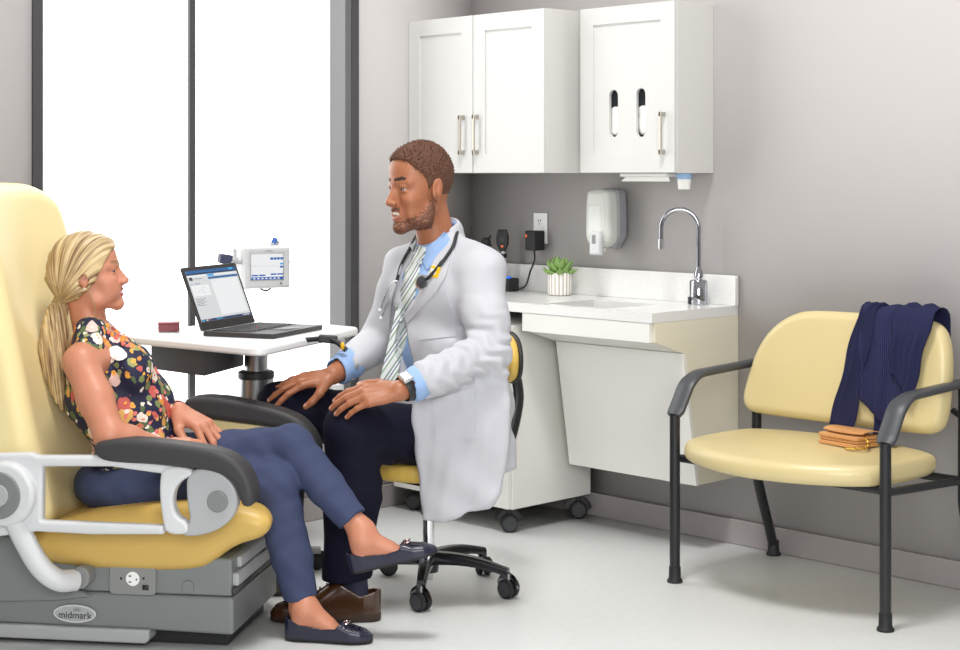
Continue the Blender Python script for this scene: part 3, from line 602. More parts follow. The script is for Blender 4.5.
def drape(name, x_top, x_bot, z_bot, z_back, off=.006, fold=.004, nu=26, seed=0, side_curl=.0):
    """cloth over the top edge: up the rear face, across the top, down the front"""
    G = []; UVg = []
    for i in range(nu):
        u = i / (nu - 1); xt = x_top[0] + (x_top[1] - x_top[0]) * u; xb = x_bot[0] + (x_bot[1] - x_bot[0]) * u; zb = np.interp(u, np.linspace(0, 1, len(z_bot)), z_bot); row = []
        f = fold * math.sin(u * 9 + seed) + fold * .6 * math.sin(u * 21 + 2 * seed)
        for v in np.linspace(0, 1, 44):
            if v < .22: z = z_back + (.862 - z_back) * v / .22; x = xt; y = bk_front(x, z) + .068 + off + .004
            elif v < .36:
                t = (v - .22) / .14 * math.pi; x = xt; y = bk_front(x, .865) + .034 + (.034 + off + .003) * math.cos(t); z = .862 + (.020 + off + .006 * math.sin(u * 14 + seed)) * math.sin(t)
            else:
                t = (v - .36) / .64; x = xt + (xb - xt) * t ** .9; z = .862 - (.862 - zb) * t; y = bk_front(x, max(z, .5)) - off - abs(f) * min(1, t * 3) - .004 - (.012 * max(0, .53 - z) / .05 if z < .53 else 0)
            x += .004 * math.sin(v * 17 + seed + u * 3)
            row.append((x, y, z))
        G.append(row)
    b = MB(); b.grid(G, 0, thick=.004); o = b.build(name, MATS['navy_knit'], cd, angle=0)
    me = o.data; uv = me.uv_layers.new(name='UVMap'); na, nb = len(G), len(G[0])
    vi = np.zeros(len(me.loops), np.int32); me.loops.foreach_get('vertex_index', vi); vi = vi % (na * nb)
    uv.data.foreach_set('uv', np.stack([vi // nb / na * 1.6, vi % nb / nb * 3.0], 1).ravel().astype(np.float32))
    return o
drape('body', (-2.83, -2.615), (-2.795, -2.64), (.60, .565, .535, .585, .62), .70, .010, .006, 40, 1)
drape('sleeve', (-2.83, -2.765), (-2.905, -2.815), (.515, .505, .51), .76, .013, .004, 16, 2)
drape('button_band', (-2.70, -2.56), (-2.70, -2.615), (.70, .66, .60), .72, .020, .007, 22, 4)
drape('hem', (-2.79, -2.69), (-2.745, -2.665), (.485, .475, .475), .74, .005, .004, 16, 5)
# ------------------------------------------------------------------ tan purse on the seat
pu = thing('purse', 'small tan leather flap purse with a gold chain lying on the yellow seat', 'purse', (-2.79, 4.25, .463))
pc = on_z(848, 445, .47); ang = math.radians(-8); ux, uy = A(math.cos(ang), math.sin(ang), 0), A(-math.sin(ang), math.cos(ang), 0); zb_ = .4722
b = MB()
for z0, z1, o, e in ((0, .012, .0, 0), (.013, .022, .004, .002), (.023, .034, .0, 0)):
    b.prism(rounded([pc + ux * (-.078 + e) + uy * (-.052 + o) + A(0, 0, zb_ - pc[2] + z0), pc + ux * (.078 - e) + uy * (-.052 + o) + A(0, 0, zb_ - pc[2] + z0), pc + ux * .078 + uy * .055 + A(0, 0, zb_ - pc[2] + z0), pc + ux * -.078 + uy * .055 + A(0, 0, zb_ - pc[2] + z0)], .012, 5), (0, 0, z1 - z0))
b.build('body', MATS['tan_leather'], pu, bevel=.0025)
b = MB(); zt = zb_ + .035
G = [[pc * A(1, 1, 0) + ux * x + uy * y + A(0, 0, zt + (.006 if y > -.02 else .004) + .01 * math.sin(max(0, (y + .03) / .085) * math.pi) * .5) for y in np.linspace(-.034 + .012 * abs(x / .08) ** 2, .056, 14)] for x in np.linspace(-.079, .079, 16)]
b.grid(G, 0, thick=.003); fl2 = b.build('flap', MATS['tan_leather'], pu, angle=40)
b = MB(); b.ell(pc * A(1, 1, 0) + uy * -.022 + A(0, 0, zt + .0065), (.004, .004, .0025)); b.build('snap', MATS['gold'], fl2)
b = MB()
cp_ = bez([pc * A(1, 1, 0) + ux * .080 + uy * -.01 + A(0, 0, zb_ + .030), pc * A(1, 1, 0) + ux * .096 + uy * -.02 + A(0, 0, zb_ + .018), pc * A(1, 1, 0) + ux * .105 + uy * -.045 + A(0, 0, zb_ + .006), pc * A(1, 1, 0) + ux * .085 + uy * -.072 + A(0, 0, zb_ + .004), pc * A(1, 1, 0) + ux * .060 + uy * -.075 + A(0, 0, zb_ + .004), pc * A(1, 1, 0) + ux * .10 + uy * -.06 + A(0, 0, zb_ + .007)], 60)
for i, p in enumerate(cp_[::2]):
    t = nrm(cp_[min(2 * i + 1, len(cp_) - 1)] - cp_[max(2 * i - 1, 0)]); B = basis(t, (0, 0, 1) if i % 2 else (0.5, .5, .5))
    b.tube([p + B[0] * .0065 * math.cos(q) + B[1] * .0042 * math.sin(q) for q in np.linspace(0, 2 * math.pi, 11)], .0013, 6, caps=False)
b.build('chain', MATS['gold'], pu, angle=0)
# ------------------------------------------------------------------ instrument table by the window
ZT2 = .785
tb = thing('side_table', 'white-topped pedestal table by the window with a brushed metal column', 'table', (-4.32, 3.165, 0))
tp = [A(-4.56, 2.80, ZT2 - .028), A(-3.915, 2.885, ZT2 - .028), A(-4.225, 3.53, ZT2 - .028), A(-4.765, 3.48, ZT2 - .028)]
b = MB(); b.prism(rounded(tp, [.035, .06, .035, .05], 8), (0, 0, .028)); b.build('table_top', MATS['white_plastic'], tb, bevel=.010, seg=4)
tc_ = A(-4.32, 3.165, 0)
mat('brushed', (172, 174, 178), .3, 1.0)
b = MB(); b.cyl(tc_ + A(0, 0, .62), tc_ + A(0, 0, .757), .038); b.build('inner_column', MATS['brushed'], tb, angle=40)
b = MB(); b.lathe(tc_, [(.052, .632), (.059, .636), (.059, .656), (.052, .660)], 40); b.build('column_collar', MATS['black_plastic'], tb, angle=40)
b = MB(); b.cyl(tc_ + A(0, 0, .05), tc_ + A(0, 0, .634), .057); b.build('outer_column', MATS['brushed'], tb, angle=40)
b = MB()
for a in range(4):
    t = a * math.pi / 2 + math.pi / 4 + .2; e = tc_ + A(.21 * math.cos(t), .21 * math.sin(t), .062); b.tube([tc_ + A(0, 0, .075), e], [.03, .02], 10, flat=(1, .6))
b.build('base', MATS['grey_plastic'], tb, angle=40)
for a in range(4):
    t = a * math.pi / 2 + math.pi / 4 + .2; caster(tb, tc_[0] + .20 * math.cos(t), tc_[1] + .20 * math.sin(t), t, .024, False, .06, .036)
b = MB(); q0 = on_z(150, 341, ZT2 - .03)
dr = MB(); L0, L1 = A(-4.50, 2.90, 0), A(-4.10, 2.905, 0)
dr.prism([A(-4.52, 2.89, ZT2 - .115), A(-4.235, 2.905, ZT2 - .115), A(-4.38, 3.16, ZT2 - .115), A(-4.60, 3.15, ZT2 - .115)], (0, 0, .085)); dr.build('storage_bin', MATS['dark_plastic'], tb, bevel=.006)
b = MB(); e0, e1 = PW(312, 337, 5.03), PW(352, 349, 5.0)
b.tube(bez([PW(305, 340, 5.12), PW(316, 339, 5.10), PW(328, 338.5, 5.09), PW(338, 343, 5.08), PW(346, 350, 5.07)]), [.006] * 6 + [.010] * 100 if False else .0085, 10); lv = b.build('height_lever', MATS['black_plastic'], tb, angle=40)
b = MB(); b.obox(PW(328, 339, 5.10), basis(W(A(1, .1, -.1))), (.03, .02, .012)); b.build('lever_housing', MATS['black_plastic'], tb, bevel=.005)
b = MB(); b.ell(PW(342.5, 346, 5.065), (.010, .006, .013), basis(W(A(.5, -1, 0)))); b.build('lever_sticker', MATS['yellow_mark'], lv)

# ------------------------------------------------------------------ laptop
ZL = ZT2 + .0008
hl, hr, f0, f1 = [on_z(x, y, ZL + .016) for x, y in ((202.5, 331), (255.5, 322), (259.5, 336.5), (310, 326.5))]
f1 = hr + (f0 - hl) * 1.0; ex = nrm(hr - hl); ey = nrm((f0 - hl) - ex * ((f0 - hl) @ ex)); wl = np.linalg.norm(hr - hl); dl = np.linalg.norm((f0 - hl) @ ey)
f0 = hl + ey * dl; ez = A(0, 0, 1.0); o_ = hl * A(1, 1, 0) + A(0, 0, ZL)
lt = thing('laptop', 'open black laptop with a records page on its screen, on the white side table', 'laptop', o_ + ex * wl / 2 + ey * dl / 2)
mat('laptop_black', (44, 42, 42), .45); mat('key_black', (30, 30, 32), .5); mat('laptop_grey', (84, 84, 88), .42)
def pl(x, y, z): return o_ + ex * x + ey * y + ez * z
b = MB(); b.prism(rounded([pl(0, 0, 0), pl(wl, 0, 0), pl(wl, dl, 0), pl(0, dl, 0)], .008, 4), (0, 0, .015)); b.build('laptop_base', MATS['laptop_black'], lt, bevel=.002)
b = MB(); b.obox(pl(wl / 2, dl * .37, .0158), (ex, ey, ez), (wl * .45, dl * .27, .0006)); kb = b.build('keyboard', MATS['laptop_grey'], lt, angle=0)
b = MB()
for r in range(6):
    nk = 14 if r < 5 else 9
    for k in range(nk):
        w0 = wl * .88 / nk; b.obox(pl(wl * .06 + w0 * (k + .5), dl * (.125 + .088 * r), .0172), (ex, ey, ez), (w0 * .42, dl * .036, .0010))
b.build('keys', MATS['key_black'], kb, angle=0)
b = MB(); b.obox(pl(wl / 2, dl * .81, .0156), (ex, ey, ez), (wl * .15, dl * .12, .0005)); b.build('touchpad', MATS['laptop_grey'], lt, angle=0)
b = MB(); b.ell(pl(wl / 2, dl * .40, .0182), (.004, .004, .002)); b.build('pointing_stick', mat('red_dot', (200, 40, 40), .6), kb)
# lid leans back; its height from where the photo's upper edge falls
tl_px = (181.5, 268.0); best = None
for ang in np.linspace(90, 130, 81):
    for Lh in np.linspace(.18, .32, 57):
        up_ = ez * math.sin(math.radians(ang)) + ey * math.cos(math.radians(ang)); q = CAMR.T @ (pl(0, 0, .016) + up_ * Lh); px_ = CX + FOC * q[0] / q[1]; py_ = HY + FOC * (EYE - q[2]) / q[1]
        e = (px_ - tl_px[0]) ** 2 + (py_ - tl_px[1]) ** 2
        if best is None or e < best[0]: best = (e, ang, Lh, up_)
_, ang, Lh, up_ = best; nf = np.cross(ex, up_); nf = nf if nf @ ey > 0 else -nf
def ld(u, v, o=0.0): return pl(0, 0, .016) + ex * wl * u + up_ * Lh * v + nf * o
b = MB(); b.prism(rounded([ld(0, .0), ld(1, .0), ld(1, 1), ld(0, 1)], .006, 4), -nf * .007); lid = b.build('lid', MATS['laptop_black'], lt, bevel=.0015)
SCR = {}
def emis(name, rgb, s=.98):
    if name not in MATS: mat(name, (24, 24, 26), .35, emit=(rgb, s), spec=.3)
    return MATS[name]
for nm, c in (('screen_grey', (214, 216, 217)), ('screen_white', (236, 237, 238)), ('screen_blue', (28, 98, 156)), ('screen_sky', (60, 170, 226)), ('screen_navy', (22, 58, 98)), ('screen_mid', (186, 190, 192)), ('screen_dark', (62, 66, 70)), ('screen_red', (220, 90, 80)), ('screen_btn', (34, 96, 178))): emis(nm, c)
names = ['screen_grey', 'screen_white', 'screen_blue', 'screen_sky', 'screen_navy', 'screen_mid', 'screen_dark', 'screen_red', 'screen_btn']
def display(fn, rects, name, parent, step=.0002):
    b = MB()
    for i, (u0, v0, u1, v1, m) in enumerate(rects):
        o = .0006 + step * i / 3 if i else .0005
        b.add([fn(u0, v0, o), fn(u1, v0, o), fn(u1, v1, o), fn(u0, v1, o)], [(0, 1, 2, 3)], names.index('screen_' + m))
    return b.build(name, [MATS[n] for n in names], parent, angle=0)
R_ = [(.035, .13, .965, .935, 'grey'), (.035, .895, .965, .935, 'blue'), (.035, .865, .965, .895, 'navy'), (.82, .90, .90, .93, 'sky'), (.04, .835, .38, .86, 'white'), (.40, .825, .52, .86, 'sky'), (.53, .835, .95, .855, 'white'), (.40, .78, .955, .815, 'blue'),
      (.43, .20, .93, .765, 'white'), (.06, .78, .12, .83, 'dark'), (.14, .80, .30, .806, 'dark'), (.14, .782, .26, .788, 'mid'), (.06, .72, .09, .728, 'blue'), (.13, .72, .22, .728, 'blue'), (.055, .53, .365, .70, 'white'),
      (.20, .62, .24, .625, 'dark'), (.22, .58, .27, .585, 'sky'), (.15, .60, .18, .605, 'red'), (.25, .65, .28, .655, 'dark'), (.06, .48, .24, .486, 'dark'), (.06, .455, .20, .461, 'dark'), (.06, .43, .23, .436, 'dark'), (.06, .405, .18, .411, 'dark'), (.06, .38, .21, .386, 'dark'),
      (.44, .735, .52, .741, 'mid'), (.035, .13, .965, .165, 'navy'), (.05, .137, .09, .158, 'sky'), (.12, .14, .15, .156, 'white'), (.17, .14, .20, .156, 'red'), (.30, .142, .42, .154, 'sky'), (.8, .142, .93, .154, 'white')]
display(lambda u, v, o: ld(u, v, o), R_, 'display', lid)

# ------------------------------------------------------------------ vital signs monitor on its mount behind the laptop
DM = 5.70
vm = thing('vital_signs_monitor', 'white vital signs monitor with a blue touch screen, mounted behind the laptop', 'monitor', PW(262, 322, DM))
mtl, mtr, mbl = P(246, 248, DM), P(290.8, 245.5, DM + .09), P(245.6, 289.5, DM)
mx = nrm((mtr - mtl) * A(1, 1, 0)); mw = np.linalg.norm((mtr - mtl) * A(1, 1, 0)); mz = A(0, 0, 1.0); mh = mtl[2] - mbl[2]; mn = np.cross(mx, mz)          # mn faces the camera side
s = Solid(); s.slab([(.0, .0), (mw, 0), (mw, mh), (0, mh)], mbl - mn * .018, mx, mz, .018, .012); s.build('front_housing', mat('monitor_grey', (184, 185, 186), .45), vm, h=.003)
s = Solid(); s.slab([(.006, .004), (mw - .01, .004), (mw - .01, mh + .004), (.02, mh + .006), (.006, mh - .006)], mbl - mn * .072, mx, mz, .040, .018); s.build('rear_housing', mat('monitor_back', (190, 191, 192), .45), vm, h=.003)
def ms(u, v, o=0.0): return W(mbl + mx * mw * u + mz * mh * v + mn * (o + .0005))
b = MB(); b.prism([ms(.10, .20), ms(.85, .20), ms(.85, .86), ms(.10, .86)], W(mn * .001)); bz = b.build('bezel', MATS['grey_plastic'], vm, angle=0)
R2 = [(.12, .22, .83, .84, 'white'), (.12, .22, .83, .285, 'btn'), (.13, .31, .27, .345, 'btn'), (.29, .31, .43, .345, 'btn'), (.55, .33, .68, .365, 'btn'), (.70, .33, .83, .365, 'btn'), (.12, .545, .83, .55, 'mid'), (.15, .56, .25, .565, 'mid'), (.55, .57, .65, .575, 'mid'), (.76, .575, .83, .62, 'sky'), (.76, .50, .83, .545, 'btn')]
R2 += [(.54 + .075 * i, .70, .605 + .075 * i, .755, 'btn') for i in range(4)] + [(.16 + .09 * i, .237, .21 + .09 * i, .265, 'white') for i in range(7)]
display(lambda u, v, o: ms(u, v, o + .0008), R2, 'touch_screen', bz)
b = MB(); b.tube([ms(.44, .905), ms(.48, .925), ms(.52, .91), ms(.56, .925), ms(.60, .905)], .0012, 6); b.build('emblem', MATS['grey_mid'], vm)
b = MB(); b.prism([ms(.76, .09), ms(.81, .09), ms(.81, .15), ms(.76, .15)], W(mn * .001)); b.build('power_button', MATS['grey_mid'], vm, angle=0)
b = MB(); b.obox(ms(.80, 1.085) + W(-mn * .07), basis(W(A(.45, 0, 1.0))), (.020, .009, .009)); pr = b.build('probe_holder', mat('probe_blue', (48, 92, 168), .5), vm, bevel=.003)
b = MB(); b.tube(bez([ms(.84, 1.06) + W(-mn * .07), ms(.90, 1.12) + W(-mn * .07), ms(.92, 1.06) + W(-mn * .075), ms(.88, 1.0) + W(-mn * .08)]), .0035, 8); b.build('probe_cord', MATS['grey_plastic'], vm)
b = MB(); b.prism([ms(.98, .86) + W(-mn * .06), ms(1.19, .60) + W(-mn * .06), ms(.98, .38) + W(-mn * .06)], W(-mn * .012)); b.build('printed_card', MATS['paper'], vm, angle=0, bevel=.001)
b = MB(); b.tube(bez([ms(.38, .01) + W(-mn * .03), ms(.46, -.045) + W(-mn * .03), ms(.56, -.055) + W(-mn * .03), ms(.66, .01) + W(-mn * .03)]), .0035, 8); b.build('cable', MATS['dark_plastic'], vm)
b = MB(); b.obox(PW(225, 259, DM + .02), basis(W(A(1, .35, -.15))), (.022, .03, .017)); b.build('cuff_holder', mat('cuff_blue', (46, 50, 78), .6), vm, bevel=.005)
b = MB(); b.tube(bez([PW(225, 264, DM + .01), PW(232, 262, DM), PW(238, 258, DM + .02)]), .003, 8); b.build('hose', MATS['grey_plastic'], vm)
b = MB(); b.tube([PW(228, 260, DM + .03), ms(.1, .62) + W(-mn * .06)], .008, 10); b.build('holder_bracket', MATS['grey_plastic'], vm, angle=40)
b = MB(); b.obox(ms(.80, 1.02) + W(-mn * .07), [W(mx), W(mn), A(0, 0, 1)], (.014, .010, .010)); b.build('probe_socket', MATS['grey_plastic'], vm, bevel=.002)
b = MB(); mp0 = PW(236, 300, DM + .10); b.tube([A(mp0[0], mp0[1], ZT2 - .02), A(mp0[0], mp0[1], ZT2 + .25), ms(.3, .35) + W(-mn * .1)], .012, 12); b.build('mount_arm', MATS['grey_plastic'], vm, angle=40)
# burgundy case on the table's left corner
mc = thing('small_case', 'small burgundy case on the near left corner of the white table', 'case', on_z(150, 330, ZT2))
b = MB(); bs_ = basis(W(A(1, -.25, .1)), (0, 0, 1)); b.obox(on_z(153, 333, ZT2) + A(-.0, .06, .016), basis(W(A(1, .25, 0))), (.034, .028, .013)); b.build('case_body', MATS['maroon'], mc, bevel=.003)
b = MB(); b.obox(on_z(153, 333, ZT2) + A(-.0, .06, .031), basis(W(A(1, .25, 0))), (.036, .030, .0015)); b.build('case_lid', mat('maroon_light', (150, 78, 84), .5), mc, bevel=.001)

# ------------------------------------------------------------------ powered exam chair
EA, EB = A(.9895, -.1443, 0), A(.1443, .9895, 0); OE = A((233 - CX) / FOC * 4.42, 4.42, 0)
def EP(x, y, z): return OE + EA * x + EB * y + A(0, 0, z)
def EX(px, py, y):
    k = (px - CX) / FOC; d = (y + OE @ EB) / (k * EB[0] + EB[1]); p = P(px, py, d); return ((p - OE) @ EA, p[2])
def epoly(pts, y): return [EX(px, py, y) for px, py in pts]
ec = thing('exam_chair', 'yellow and grey powered exam chair that the patient sits in, at the left', 'exam chair', W(EP(-.5, .225, 0)))
def eslab(name, pts, y, half, rnd, m, parent=None, plane=None, h=.004, k=.01, sm=1):
    s = Solid(); s.slab(epoly(pts, y if plane is None else plane), OE + EB * y, EA, A(0, 0, 1.0), half, rnd, k=k, smooth=sm); return s.build(name, MATS[m], ec if parent is None else parent, h=h)
def eprism(name, prof, y0, y1, m, parent=None, bevel=.006, seg=3):
    b = MB(); b.prism([W(EP(x, y0, z)) for x, z in prof], W(EB * (y1 - y0))); return b.build(name, MATS[m], ec if parent is None else parent, bevel=bevel, seg=seg)
zS, zB = .145, .042
eprism('base_skirt', rounded([A(-1.25, zB + .012, 0), A(-.25, zB + .006, 0), (0, zB, 0), (0, zS, 0), (-1.25, zS + .004, 0)], 0)and [(-1.25, zB + .012), (-.25, zB + .005), (0, zB), (0, zS), (-1.25, zS + .002)], 0, .45, 'grey_base', bevel=.010)
eprism('base_foot', [(-1.25, .012), (-.245, .012), (-.235, .024), (-.235, .05), (-1.25, .05)], -.012, .46, 'grey_plastic', bevel=.006)
eprism('floor_pad', [(-1.2, 0), (-.03, 0), (-.03, .04), (-1.2, .04)], .05, .41, 'black_plastic', bevel=.003)
hs = eprism('base_housing', [(-1.25, zS + .001), (-.006, zS + .001), (-.006, .25), (-1.25, .25)], .006, .444, 'grey_base', bevel=.008)
eslab('shroud', [(-70, 528), (10, 534), (34, 548), (52, 566), (74, 588), (100, 600), (-70, 604)], .003, .012, .006, 'grey_base', plane=-.008)
# tray drawers at the foot end
b = MB(); b.obox(W(EP(.0, .225, .162)), [W(EA), W(EB), A(0, 0, 1)], (.003, .222, .008)); b.build('tray_gap', MATS['dark_plastic'], ec, angle=0)
for (y0, y1, z0, z1, dx) in ((.02, .43, .172, .208, -.008), (.06, .40, .213, .244, -.012)):
    b = MB(); b.obox(W(EP(dx, (y0 + y1) / 2, (z0 + z1) / 2)), [W(EA), W(EB), A(0, 0, 1)], (.018, (y1 - y0) / 2, (z1 - z0) / 2)); b.build('foot_tray', MATS['grey_plastic'], ec, bevel=.006)
# outlet panel, cap, maker's badge
def edisc(px, py, y, rx, rz, t, n=40):
    x, z = EX(px, py, y); return [W(EP(x + rx * math.cos(q), y, z + rz * math.sin(q))) for q in (2 * math.pi * i / n for i in range(n))]
x0, z0 = EX(110, 593.5, 0); x1, z1 = EX(156, 565.5, 0)
b = MB(); b.prism(rounded([W(EP(x, -.004, z)) for x, z in ((x0, z0), (x1, z0), (x1, z1), (x0, z1))], .012), W(EB * .012)); pan = b.build('outlet_panel', MATS['grey_mid'], ec, bevel=.002)
b = MB(); b.prism(edisc(132.5, 579, -.006, .0195, .0195, 0), W(EB * .004)); rc = b.build('receptacle', MATS['white_plastic'], pan, bevel=.001)
b = MB()
for px, py, wx_, wz_ in ((130, 576, .0035, .0015), (130, 582, .0035, .0015), (136.5, 579.5, .002, .002)):
    x, z = EX(px, py, -.006); b.obox(W(EP(x, -.0065, z)), [W(EA), W(EB), A(0, 0, 1)], (wx_, .001, wz_))
b.build('slot', MATS['black_plastic'], rc, angle=0)
for px in (121, 143.5): b = MB(); b.prism(edisc(px, 578.5, -.0045, .0035, .0035, 0, 14), W(EB * .002)); b.build('port', MATS['black_plastic'], pan, angle=0)
b = MB(); x, z = EX(145.5, 587.5, -.0045); b.obox(W(EP(x, -.005, z)), [W(EA), W(EB), A(0, 0, 1)], (.0085, .0015, .0065)); b.build('port', MATS['black_plastic'], pan, angle=0)
b = MB(); b.prism(edisc(187.5, 587, .001, .017, .017, 0), W(EB * .006)); b.build('cover_cap', MATS['grey_base'], ec, bevel=.0012)
b = MB(); b.prism(edisc(75, 613.5, -.005, .060, .0235, 0, 56), W(EB * .006)); bd = b.build('maker_badge', MATS['grey_plastic'], ec, bevel=.002)
b = MB(); x, z = EX(75, 613.5, -.005); nn_ = 56; ring = lambda rx, rz, y: [W(EP(x + rx * math.cos(2 * math.pi * i / nn_), y, z + rz * math.sin(2 * math.pi * i / nn_))) for i in range(nn_)]
b.add(ring(.0615, .0248, -.0075) + ring(.057, .0205, -.0075), [(i, (i + 1) % nn_, nn_ + (i + 1) % nn_, nn_ + i) for i in range(nn_)]); b.build('badge_rim', MATS['chrome'], bd, angle=0)
def text(name, body, size, origin, ux, uz, m, parent, ext=.0006):
    cu = bpy.data.curves.new(name, 'FONT'); cu.body = body; cu.size = size; cu.extrude = ext; cu.align_x = 'CENTER'; cu.align_y = 'CENTER'
    tmp = bpy.data.objects.new(name, cu); COL.objects.link(tmp); me = bpy.data.meshes.new_from_object(tmp.evaluated_get(bpy.context.evaluated_depsgraph_get()))
    bpy.data.objects.remove(tmp); me.materials.clear(); me.materials.append(m); o = bpy.data.objects.new(name, me); COL.objects.link(o); o.parent = parent
    X, Zv = nrm(ux), nrm(uz); N = np.cross(X, Zv)
    M = Matrix(((X[0], Zv[0], N[0], 0), (X[1], Zv[1], N[1], 0), (X[2], Zv[2], N[2], 0), (0, 0, 0, 1))); M.translation = Vector(tuple(np.asarray(origin) - origin_of(parent))); o.matrix_local = M
    return o
text('lettering', 'midmark', .027, W(EP(x, -.0062, z - .005)), W(EA), A(0, 0, 1), MATS['dark_plastic'], bd)
b = MB()
for k in (-1, 0, 1): b.tube([W(EP(x + .006 + k * .0065 + .0032 * math.cos(q), -.0062, z + .0095 + (.0025 if k == 0 else 0) + .0032 * math.sin(q))) for q in np.linspace(0, 2 * math.pi, 13)], .0005, 5, caps=False)
b.build('emblem', MATS['dark_plastic'], bd, angle=0)
# cushions
s = Solid()
s.slab(epoly([(26, 545), (40, 525), (90, 508), (150, 500), (215, 499), (255, 503), (272, 511), (277, 521), (268, 534), (240, 541), (218, 559), (205, 565), (160, 567), (70, 562), (40, 553)], .06), OE + EB * .225, EA, A(0, 0, 1.0), .245, .042, k=.01, smooth=2)
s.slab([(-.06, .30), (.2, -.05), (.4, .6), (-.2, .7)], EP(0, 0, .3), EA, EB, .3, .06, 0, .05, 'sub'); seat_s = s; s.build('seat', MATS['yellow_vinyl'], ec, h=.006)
p0, p1 = P(74, 497, 4.68), P(27, 240, 4.72); up_ = nrm(p1 - p0); 
s = Solid(); halfp = [(.0, -.06), (.235, -.06), (.255, .02), (.272, .35), (.288, .62), (.290, .78), (.265, .89), (.17, .935), (.08, .940), (0, .940)]
pol = halfp + [(-x, y) for x, y in halfp[::-1][1:-1]]
fx = nrm(np.cross(EB, up_))
s.slab(pol, p0 - fx * .085, EB, up_, .085, .065, bend=lambda x, y: .55 * x * x - .012 * np.exp(-((y - .62) / .14) ** 2) * np.exp(-(x / .12) ** 2), smooth=2)
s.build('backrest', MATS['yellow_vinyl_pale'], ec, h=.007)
s = Solid(); s.slab([(x * .86, .04 + y * .80) for x, y in pol], p0 - fx * .175, EB, up_, .03, .02); s.build('back_shell', MATS['grey_base'], ec, h=.007)
# near arm
ar = eslab('arm_frame', [(-60, 455), (30, 453), (38, 456), (110, 456), (160, 464), (190, 469), (196, 478), (188, 478), (160, 474), (110, 467), (42, 467), (41, 521), (90, 523), (163, 526), (163, 535), (90, 535), (36, 532), (-10, 538), (-60, 540)], -.10, .017, .009, 'frame_white', plane=-.117, sm=0)
eslab('loop_handle', [(162, 466), (192, 468), (188, 478), (181, 481), (174, 490), (172, 503), (176, 517), (187, 523), (190, 535), (165, 535), (162, 520), (159, 500), (159, 480)], -.10, .020, .009, 'frame_white', ar, plane=-.12, h=.003, sm=2)
eslab('arm_end_plate', [(186, 471), (212, 467), (228, 478), (236, 490), (238, 503), (232, 519), (217, 531), (196, 537), (180, 536), (186, 526), (190, 520), (186, 500)], -.10, .018, .008, 'grey_plastic', ar, plane=-.118, h=.003, sm=2)
b = MB(); b.prism(edisc(217, 502, -.124, .0285, .0285, 0), W(EB * .012)); b.build('release_knob', MATS['grey_base'], ar, bevel=.004)
eslab('armrest_pad', [(92, 447), (98, 441), (130, 439), (190, 446), (222, 452), (241, 464), (251, 482), (254, 500), (250, 508), (241, 507), (238, 494), (229, 480), (212, 471), (160, 465), (106, 463), (94, 456)], -.09, .042, .016, 'pad_black', ar, plane=-.13, sm=2)
b = MB(); b.prism(edisc(2, 495, -.145, .088, .088, 0, 56), W(EB * .05)); hd = b.build('pivot_ring', MATS['frame_white'], ec, bevel=.014, seg=4)
b = MB(); b.prism(edisc(-3, 496, -.151, .064, .064, 0, 48), W(EB * .01)); b.build('pivot_cap', MATS['grey_base'], hd, bevel=.004)
b = MB(); b.prism(edisc(-3, 496, -.155, .03, .03, 0, 40), W(EB * .006)); b.build('cap_disc', MATS['grey_plastic'], hd, bevel=.002)
def ept(px, py, y): x, z = EX(px, py, y); return W(EP(x, y, z))
b = MB(); b.tube(bez([ept(6, 500, -.115), ept(22, 535, -.105), ept(40, 566, -.09), ept(58, 580, -.07), ept(76, 580, -.03)], 30), [.043] + [.043 - .0004 * i for i in range(200)][:0] if False else .030, 18); b.build('pivot_link', MATS['frame_white'], ec, angle=40)
b = MB(); b.prism(edisc(80, 578, -.04, .027, .031, 0), W(EB * .05)); b.build('link_cap', MATS['grey_mid'], ec, bevel=.006)
# far arm
fa = eslab('armrest_pad', [(183, 403), (189, 397), (215, 396), (262, 405), (292, 414), (307, 425), (316, 440), (319, 455), (311, 457), (306, 445), (296, 434), (270, 427), (220, 421), (186, 416)], .505, .042, .016, 'pad_black', plane=.47, sm=2)
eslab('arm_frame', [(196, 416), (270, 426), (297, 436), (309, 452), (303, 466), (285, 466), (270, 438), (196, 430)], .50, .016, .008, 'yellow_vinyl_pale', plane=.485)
b = MB(); b.tube([ept(300, 458, .50), ept(250, 500, .46), ept(240, 540, .40)], .02, 12); b.build('arm_support', MATS['frame_white'], ec, angle=40)

